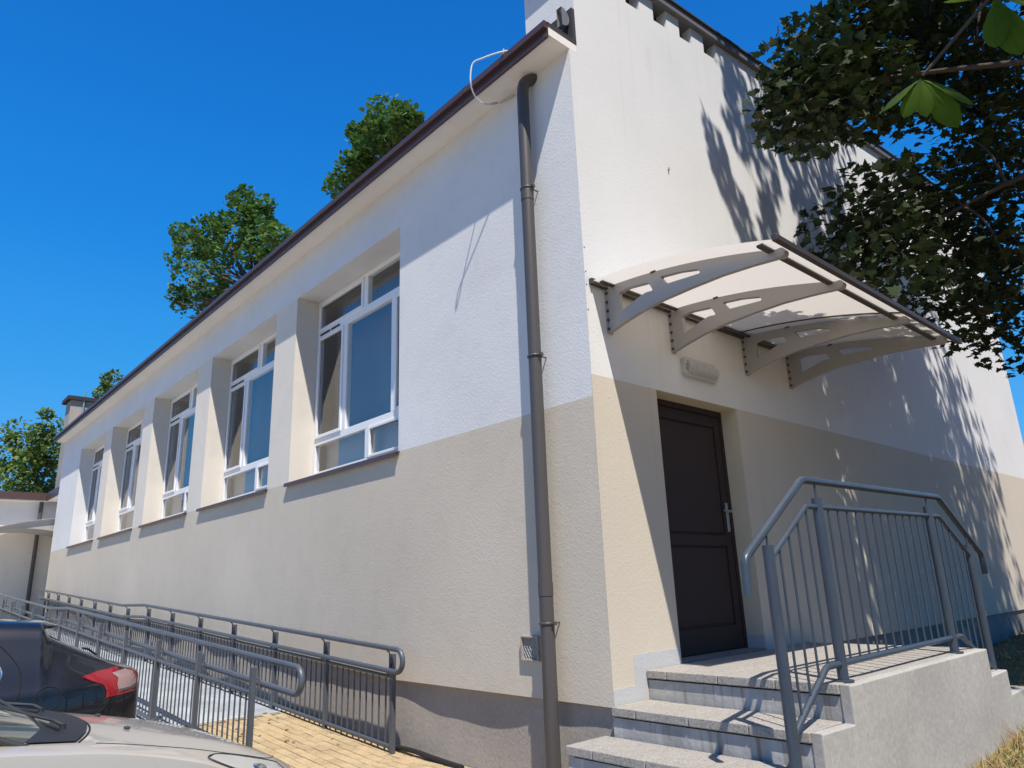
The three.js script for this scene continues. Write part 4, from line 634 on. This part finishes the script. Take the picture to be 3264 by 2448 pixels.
  const boughs = [[hub(4.2), V(1.35, 4.4, -3.6)], [hub(4.6), V(1.45, 4.6, -5.7)], [hub(5.0), V(1.35, 5.5, -2.3)], [hub(5.4), V(1.6, 6.9, -4.4)], [hub(6), V(3.5, 9.6, -2.4)], [hub(6.5), V(6.6, 10, -6)], [hub(7), V(3, 11.2, -5.5)], [hub(5.6), V(6.8, 7.6, -3.2)], [hub(7.5), V(4.8, 12.4, -4.2)]].map(([a, b]) => limb(a, b, .06, .012, .35, rng, 9));
  for (const b of boughs) part('bough', b.g, M.bark, t);
  const all = boughs.flatMap(b => b.P.slice(3)); for (const c of [...near, ...far.filter((_, i) => i % 3 === 0)]) { const p = V(c[0], c[1], c[2]); let best = all[0], d = 1e9; for (const q of all) { const e = q.distanceTo(p); if (e < d) { d = e; best = q; } } limbs.push(limb(best, p, .016, .005, .05, rng, 5).g); }
  limbs.push(limb(V(1.5, 4.9, -3.6), V(1.0, 4.35, -2.75), .02, .008, .02, rng, 5).g);
  part('twigs', limbs, M.bark, t).userData.kind = 'stuff';
  const matA = leafMat([1, 1, 1], .25, .5); const L = clumpLeaves(near, 205, .098, rng); const cam = camera.position; L.sort((a, b) => a.p.distanceTo(cam) - b.p.distanceTo(cam));
  const mats = [leafMat([.019, .038, .010], .25, .5), leafMat([.024, .046, .012], .25, .5), leafMat([.032, .042, .012], .25, .5), leafMat([.07, .065, .014], .25, .5)];
  L.slice(0, 300).forEach((l, i) => { const o = new THREE.Mesh(maple, mats[Math.floor(l.r * 3.15)]); o.name = 'leaf'; o.position.copy(l.p).sub(t.position); o.quaternion.copy(l.q); o.scale.setScalar(l.s); t.add(o); });
  leavesStuff('crown', [...L.slice(300), ...clumpLeaves(far, 62, .12, rng)], maple, matA, t, [[.021, .040, .011], [.03, .045, .012], [.09, .075, .018]]);
}
{ // chestnut spray hanging close by
  const t = thing('chestnut_tree', 'chestnut tree whose drooping bright green leaflets hang before the maple', 'tree', [6.4, -.4, 4.2]);
  { const rng = (() => { let s = 4242; return () => { s = (s * 1664525 + 1013904223) >>> 0; return s / 4294967296; }; })();
    part('trunk', sweep([V(6.4, -.45, 4.2), V(6.35, 1.5, 4.15), V(6.3, 3.2, 4.1), V(6.2, 5.5, 4.0), V(6.1, 8, 4.0)], .2, 12, .07), M.bark, t);
    const cl = []; while (cl.length < 90) { const x = rng() * 2 - 1, y = rng() * 2 - 1, z = rng() * 2 - 1; if (x * x + y * y + z * z > 1) continue; cl.push([7.25 + x * 2.3, 6.2 + y * 2.9, 4.1 + z * 2.3, .55]); }
    for (const [a, b] of [[V(6.33, 2.6, 4.12), V(4.3, 3.0, 3.0)], [V(6.3, 3.4, 4.1), V(7.8, 5.4, 5.2)], [V(6.25, 4.4, 4.05), V(5.2, 6.8, 5.0)], [V(6.2, 5, 4), V(7.4, 7.4, 3.0)]]) part('bough', limb(a, b, .06, .02, .2, rng, 7).g, M.bark, t);
    leavesStuff('crown', clumpLeaves(cl, 62, .19, rng), oval, leafMat([1, 1, 1], .4, .3), t, [[.05, .10, .012], [.06, .105, .012], [.09, .09, .02]]); }
  part('twig', tube([V(4.3, 3.0, 3.0), V(4.0, 2.72, 2.6), V(3.75, 2.5, 2.35), V(3.4, 2.3, 2.38), V(3.2, 2.17, 2.4), V(3.06, 2.06, 2.42)], .0035, 7, 24, false), M.bark, t);
  const mg = leafMat([.08, .15, .01], .5, .2), md = mg;
  const leaflet = (() => { const N = 10, pos = [], idx = []; for (let i = 0; i <= N; i++) { const v = i / N, w = .36 * Math.pow(Math.sin(Math.pow(v, 1.6) * Math.PI), .85) * .5 + (i === 0 || i === N ? 0 : .008), tooth = i % 2 ? .012 : 0; for (const [u, dz] of [[-1, -.10], [-.5, -.03 + (i % 2 ? .012 : 0)], [0, 0], [.5, -.03 + (i % 2 ? .012 : 0)], [1, -.10]]) pos.push(u * (w + tooth), v, dz * w * 2 - v * v * .22); } for (let i = 0; i < N; i++) for (let k = 0; k < 4; k++) { const a = i * 5 + k; idx.push(a, a + 1, a + 5, a + 1, a + 6, a + 5); } const g = new THREE.BufferGeometry(); g.setAttribute('position', new THREE.Float32BufferAttribute(pos, 3)); g.setIndex(idx); g.computeVertexNormals(); return g; })();
  const rib = sweep([V(0, 0, .003), V(0, .5, -.05), V(0, .97, -.2)], .008, 5, .003);
  const fan = (base, dirs) => { for (const [dx, dy, dz, s, tw, m] of dirs) { const o = new THREE.Mesh(leaflet, m ? mg : md); o.name = 'leaflet'; const d = V(dx, dy, dz).normalize(); const nrm = V(.35, .55, .75).normalize(); const xA = d.clone().cross(nrm).normalize(), zA = xA.clone().cross(d); o.quaternion.setFromRotationMatrix(new THREE.Matrix4().makeBasis(xA, d, zA)); o.rotateY(tw); o.position.copy(base).sub(t.position); o.scale.setScalar(s * .66); t.add(o); const r = new THREE.Mesh(rib, m ? mg : md); r.name = 'midrib'; o.add(r); } };
  fan(V(3.055, 2.055, 2.42), [[-.5, -.28, .35, .14, .3, 1], [-.3, -.75, .3, .13, -.4, 0], [-.02, -1, .2, .13, .2, 1], [.35, -.9, -.1, .19, .3, 0], [.75, -.55, -.4, .17, -.2, 0]]);
  fan(V(3.2, 2.16, 2.4), [[.15, -1, .1, .2, .3, 0], [.5, -.9, -.3, .22, -.3, 0], [-.1, -.9, .3, .17, .2, 0], [.8, -.3, -.5, .2, 0, 0], [-.5, .25, .4, .13, .5, 0]]);
  fan(V(3.36, 2.28, 2.38), [[.1, -1, 0, .17, -.2, 0], [.5, -.7, -.3, .17, .4, 0], [-.2, -1, .5, .14, 0, 1]]);
}
function backTree(label, p, h, R, clumps, seedN, leafS, per, col) {
  const rng = (() => { let s = seedN; return () => { s = (s * 1664525 + 1013904223) >>> 0; return s / 4294967296; }; })();
  const t = thing('background_tree', label, 'tree', p, p[0] > 0 ? 'added unseen trees across the grass plot' : 'trees behind the building'); const B = V(...p);
  part('trunk', sweep([B.clone(), B.clone().add(V(.1, h * .5, 0)), B.clone().add(V(0, h * .85, 0))], h * .018, 10, h * .006), M.bark, t);
  const hubs = [B.clone().add(V(0, h * .55, 0)), B.clone().add(V(0, h * .68, 0)), B.clone().add(V(0, h * .8, 0))]; const g = []; for (const c of clumps) { const e = V(c[0], c[1], c[2]); let b = hubs[0]; for (const q of hubs) if (q.y < e.y - 1) b = q; g.push(limb(b, e, h * .0042, h * .001, 0, rng, 6).g); } part('limb', g, M.bark, t);
  const dense = clumps.map(c => [c[0], c[1], c[2], c[3] * (.65 + .6 * rng()), .45 + .8 * rng()]); for (const c of clumps) if (rng() < .5) dense.push([c[0] + (rng() - .5) * c[3] * 2, c[1] + (rng() - .3) * c[3] * 2, c[2], c[3] * .4, .3]);
  leavesStuff('crown', clumpLeaves(dense, per, leafS, rng), oval, leafMat([1, 1, 1], .4), t, [col, [col[0] * 1.35, col[1] * 1.1, col[2]], [col[0] * 1.9, col[1] * 1.05, col[2]]]);
}
backTree('full green treetop with two pointed tips standing behind the eaves', [-31, -.3, -9.3], 21, 1, [[-45.2,25.6,-9.4,1.16],[-41.2,21.8,-8.3,1.16],[-42.4,23.6,-9.4,1.16],[-36.0,21.6,-8.3,1.16],[-35.9,22.4,-9.0,1.16],[-32.4,21.7,-8.8,1.16],[-31.5,21.6,-8.6,1.16],[-31.0,20.5,-9.0,1.16],[-35.0,21.2,-9.3,1.16],[-37.8,21.5,-9.4,1.16],[-40.7,21.4,-9.6,1.16],[-40.7,20.4,-8.6,1.16],[-43.0,20.1,-9.0,1.16],[-41.6,19.7,-9.5,1.16],[-34.7,18.2,-8.3,1.16],[-34.9,19.7,-9.3,1.16],[-31.6,19.5,-9.1,1.16],[-29.9,19.1,-9.3,1.16],[-27.3,17.9,-8.8,1.16],[-28.9,17.8,-8.8,1.16],[-31.2,18.2,-8.8,1.16],[-36.0,18.4,-9.4,1.16],[-41.8,19.3,-9.3,1.16],[-38.4,18.6,-9.4,1.16],[-30.8,20.3,-9.2,1.16],[-28.9,18.2,-9.6,1.16],[-40.6,22.6,-9.5,1.16]], 11, .3, 170, [.085, .185, .045]);
backTree('rounded green treetop seen over the higher stretch of brown gutter', [-17.5, -.3, -9.3], 17, 1, [[-19.7,16.9,-8.2,0.75],[-19.0,17.3,-8.2,0.75],[-20.5,19.7,-9.4,0.75],[-21.4,20.8,-9.7,0.75],[-19.7,20.1,-9.4,0.75],[-17.3,18.8,-8.6,0.75],[-16.4,18.4,-8.5,0.75],[-17.7,19.6,-9.7,0.75],[-15.8,17.5,-8.8,0.75],[-18.1,18.9,-9.8,0.75],[-17.7,18.2,-9.0,0.75],[-18.4,17.8,-8.8,0.75],[-18.2,17.0,-8.1,0.75],[-22.3,18.4,-9.4,0.75],[-15.4,17.5,-8.5,0.75],[-16.3,17.8,-8.3,0.75],[-17.3,17.6,-8.3,0.75],[-21.8,18.8,-9.8,0.75]], 23, .24, 190, [.085, .185, .045]);
backTree('broad pale green tree rising beyond the low wing roof', [-44.5, -.3, -3], 9, 1, [[-44.1,8.8,-1.3,1.05],[-42.1,7.5,-1.5,1.05],[-44.4,9.7,-2.1,1.05],[-42.7,10.0,-2.5,1.05],[-43.8,10.6,-3.3,1.05],[-42.9,8.5,-2.1,1.05],[-44.1,9.2,-3.0,1.05],[-45.9,9.0,-3.8,1.05],[-45.7,10.5,-1.8,1.05],[-45.6,8.4,-2.9,1.05],[-45.0,7.4,-1.6,1.05],[-42.1,9.5,-3.3,1.05],[-44.1,7.1,-1.3,1.0],[-42.1,5.8,-1.5,1.0],[-42.9,6.8,-2.1,1.0],[-44.1,7.5,-3.0,1.0],[-45.9,7.3,-3.8,1.0],[-45.6,6.7,-2.9,1.0],[-45.0,5.7,-1.6,1.0]], 37, .24, 330, [.13, .21, .05]);
backTree('thin spiky treetop just showing beside the chimney', [-45.4, -.3, -6], 13, 1, [[-45.5,14.6,-5.9,0.45],[-44.7,13.9,-5.7,0.45],[-45.7,14.8,-6.4,0.45],[-45.5,13.9,-6.2,0.45],[-44.8,13.3,-5.6,0.45]], 51, .2, 110, [.13, .21, .05]);
// added unseen trees across the grass, blocking sky light from the gable
backTree('added unseen bushy tree behind the grass plot, blocking sky light', [13.5, -.3, -11], 9.5, 1, [[12.1,3.0,-11.6,1.1],[12.1,6.0,-12.4,1.1],[15.1,3.6,-12.2,1.1],[14.2,7.3,-8.8,1.1],[14.4,5.7,-13.0,1.1],[15.4,6.0,-12.2,1.1],[15.3,5.8,-11.5,1.1],[14.0,5.2,-13.1,1.1],[13.7,5.5,-12.0,1.1],[12.0,6.6,-12.4,1.1],[12.8,7.4,-12.1,1.1],[14.1,3.9,-12.0,1.1],[13.0,8.7,-10.3,1.1],[15.2,4.3,-12.9,1.1],[13.2,3.2,-11.7,1.1],[12.8,4.3,-13.5,1.1],[11.5,5.9,-9.3,1.1],[13.0,9.0,-11.1,1.1],[13.1,4.0,-8.6,1.1],[12.2,3.9,-12.8,1.1],[14.3,7.7,-9.5,1.1],[13.5,2.9,-12.8,1.1],[12.7,6.8,-9.1,1.1],[14.2,7.9,-10.8,1.1],[14.3,7.0,-12.4,1.1],[11.8,6.6,-10.6,1.1]], 101, .3, 70, [.05, .095, .02]);
backTree('added unseen tall tree across the grass, dimming the gable wall', [14.5, -.3, -4.5], 10.5, 1, [[16.0,9.2,-4.2,1.1],[14.4,6.5,-7.4,1.1],[12.1,7.0,-4.6,1.1],[13.8,8.3,-4.4,1.1],[12.3,6.6,-5.2,1.1],[16.0,4.9,-6.2,1.1],[14.6,5.8,-2.3,1.1],[12.9,4.8,-2.4,1.1],[14.1,8.6,-6.6,1.1],[14.5,5.1,-4.2,1.1],[13.5,6.6,-4.6,1.1],[15.6,6.2,-7.1,1.1],[13.2,8.9,-5.4,1.1],[15.4,7.1,-5.7,1.1],[15.1,5.9,-6.7,1.1],[15.9,5.3,-3.5,1.1],[13.8,6.9,-5.4,1.1],[15.1,3.2,-5.1,1.1],[12.7,6.9,-4.5,1.1],[15.4,8.2,-3.8,1.1],[14.0,7.0,-2.0,1.1],[15.6,4.9,-6.2,1.1],[16.6,5.5,-5.1,1.1],[16.2,4.7,-5.0,1.1],[15.5,7.2,-5.3,1.1],[16.7,7.1,-5.7,1.1]], 108, .3, 70, [.05, .095, .02]);
backTree('added unseen tree across from the entrance steps, blocking sky light', [15, -.3, 2], 9.5, 1, [[13.2,3.9,0.8,1.1],[15.9,6.0,4.8,1.1],[13.8,5.9,-0.1,1.1],[13.9,8.4,3.3,1.1],[17.0,7.2,2.4,1.1],[16.0,7.2,2.3,1.1],[15.0,3.3,4.1,1.1],[16.9,4.0,1.3,1.1],[15.9,8.2,0.9,1.1],[14.4,5.2,-0.9,1.1],[16.7,3.9,2.3,1.1],[14.9,7.2,0.0,1.1],[16.8,8.0,2.5,1.1],[14.0,6.7,4.5,1.1],[15.5,2.5,2.8,1.1],[13.7,8.1,3.0,1.1],[14.0,8.4,2.8,1.1],[16.0,6.4,2.2,1.1],[16.1,5.7,2.3,1.1],[15.5,4.0,0.1,1.1],[16.8,6.5,2.8,1.1],[14.9,3.3,1.1,1.1],[14.0,4.9,2.6,1.1],[16.3,8.2,0.8,1.1],[16.0,7.7,3.3,1.1],[16.3,5.1,2.8,1.1]], 115, .3, 70, [.05, .095, .02]);
// ------------------------------------------------------------------ grass beside the stairs
{
  const N = 26000, g = new THREE.BufferGeometry(); g.setAttribute('position', new THREE.Float32BufferAttribute([-.5, 0, 0, .5, 0, 0, -.32, .5, .12, .32, .5, .12, 0, 1, .45], 3)); g.setIndex([0, 1, 2, 1, 3, 2, 2, 3, 4]); g.computeVertexNormals();
  const o = new THREE.InstancedMesh(g, std({ color: lin(1, 1, 1), roughness: .9, side: THREE.DoubleSide }), N); const m = new THREE.Matrix4(), q = new THREE.Quaternion(), e = new THREE.Euler(), c = new THREE.Color(); let i = 0, guard = 0;
  while (i < N && guard++ < 200000) { const close = i < 12000, x = close ? rr(1.42, 2.9) : rr(.05, 5), z = close ? rr(-6.5, -.6) : rr(-11, -.2); if (x < 1.46 && z > -4.05) continue; const d = vnoise(x * 1.7 + 30, z * 1.7 + 80, 9999, 7), d2 = vnoise(x * 6 + 30, z * 6 + 80, 9999, 17); if (rnd() > .25 + d2 * 1.1) continue; if (!close && rnd() < .3) continue;
    const green = rnd() < (d > .5 ? .6 : .2); const h = green ? rr(.04, .12) : rr(.04, .19), w = green ? rr(.005, .014) : rr(.003, .007); e.set(rr(-1.1, 1.1), rr(0, 6.28), rr(-.9, .9)); q.setFromEuler(e); m.compose(V(x, landY(x, z) - .03, z), q, V(w, h, h)); o.setMatrixAt(i, m); if (green) c.setRGB(rr(.06, .12), rr(.10, .17), rr(.02, .05)); else c.setRGB(rr(.36, .55), rr(.28, .42), rr(.14, .24)); o.setColorAt(i, c); i++; }
  o.count = i; o.name = 'dry_grass'; tag(o, 'dry straw-coloured grass with green tufts beside the stairs', 'grass'); o.userData.kind = 'stuff'; scene.add(o);
}
{ // fallen leaves on the path
  const mt = std({ color: lin(.16, .11, .04), roughness: .9, side: THREE.DoubleSide });
  for (let i = 0; i < 26; i++) { const x = rr(-4.9, -1.6), z = rr(.12, 1.2); const o = new THREE.Mesh(maple, mt); o.name = numbered('fallen_leaf'); o.position.set(x, rampY(x) + .012, z); o.rotation.set(-1.57 + rr(-.3, .3), rr(-.3, .3), rr(0, 6)); o.scale.setScalar(rr(.03, .06)); tag(o, 'small dry fallen leaf on the yellow paving', 'leaf', 'fallen leaves on the path'); scene.add(o); }
}
scene.traverse(o => { if (o.isMesh) { o.castShadow = true; o.receiveShadow = true; } });
renderer.render(scene, camera);
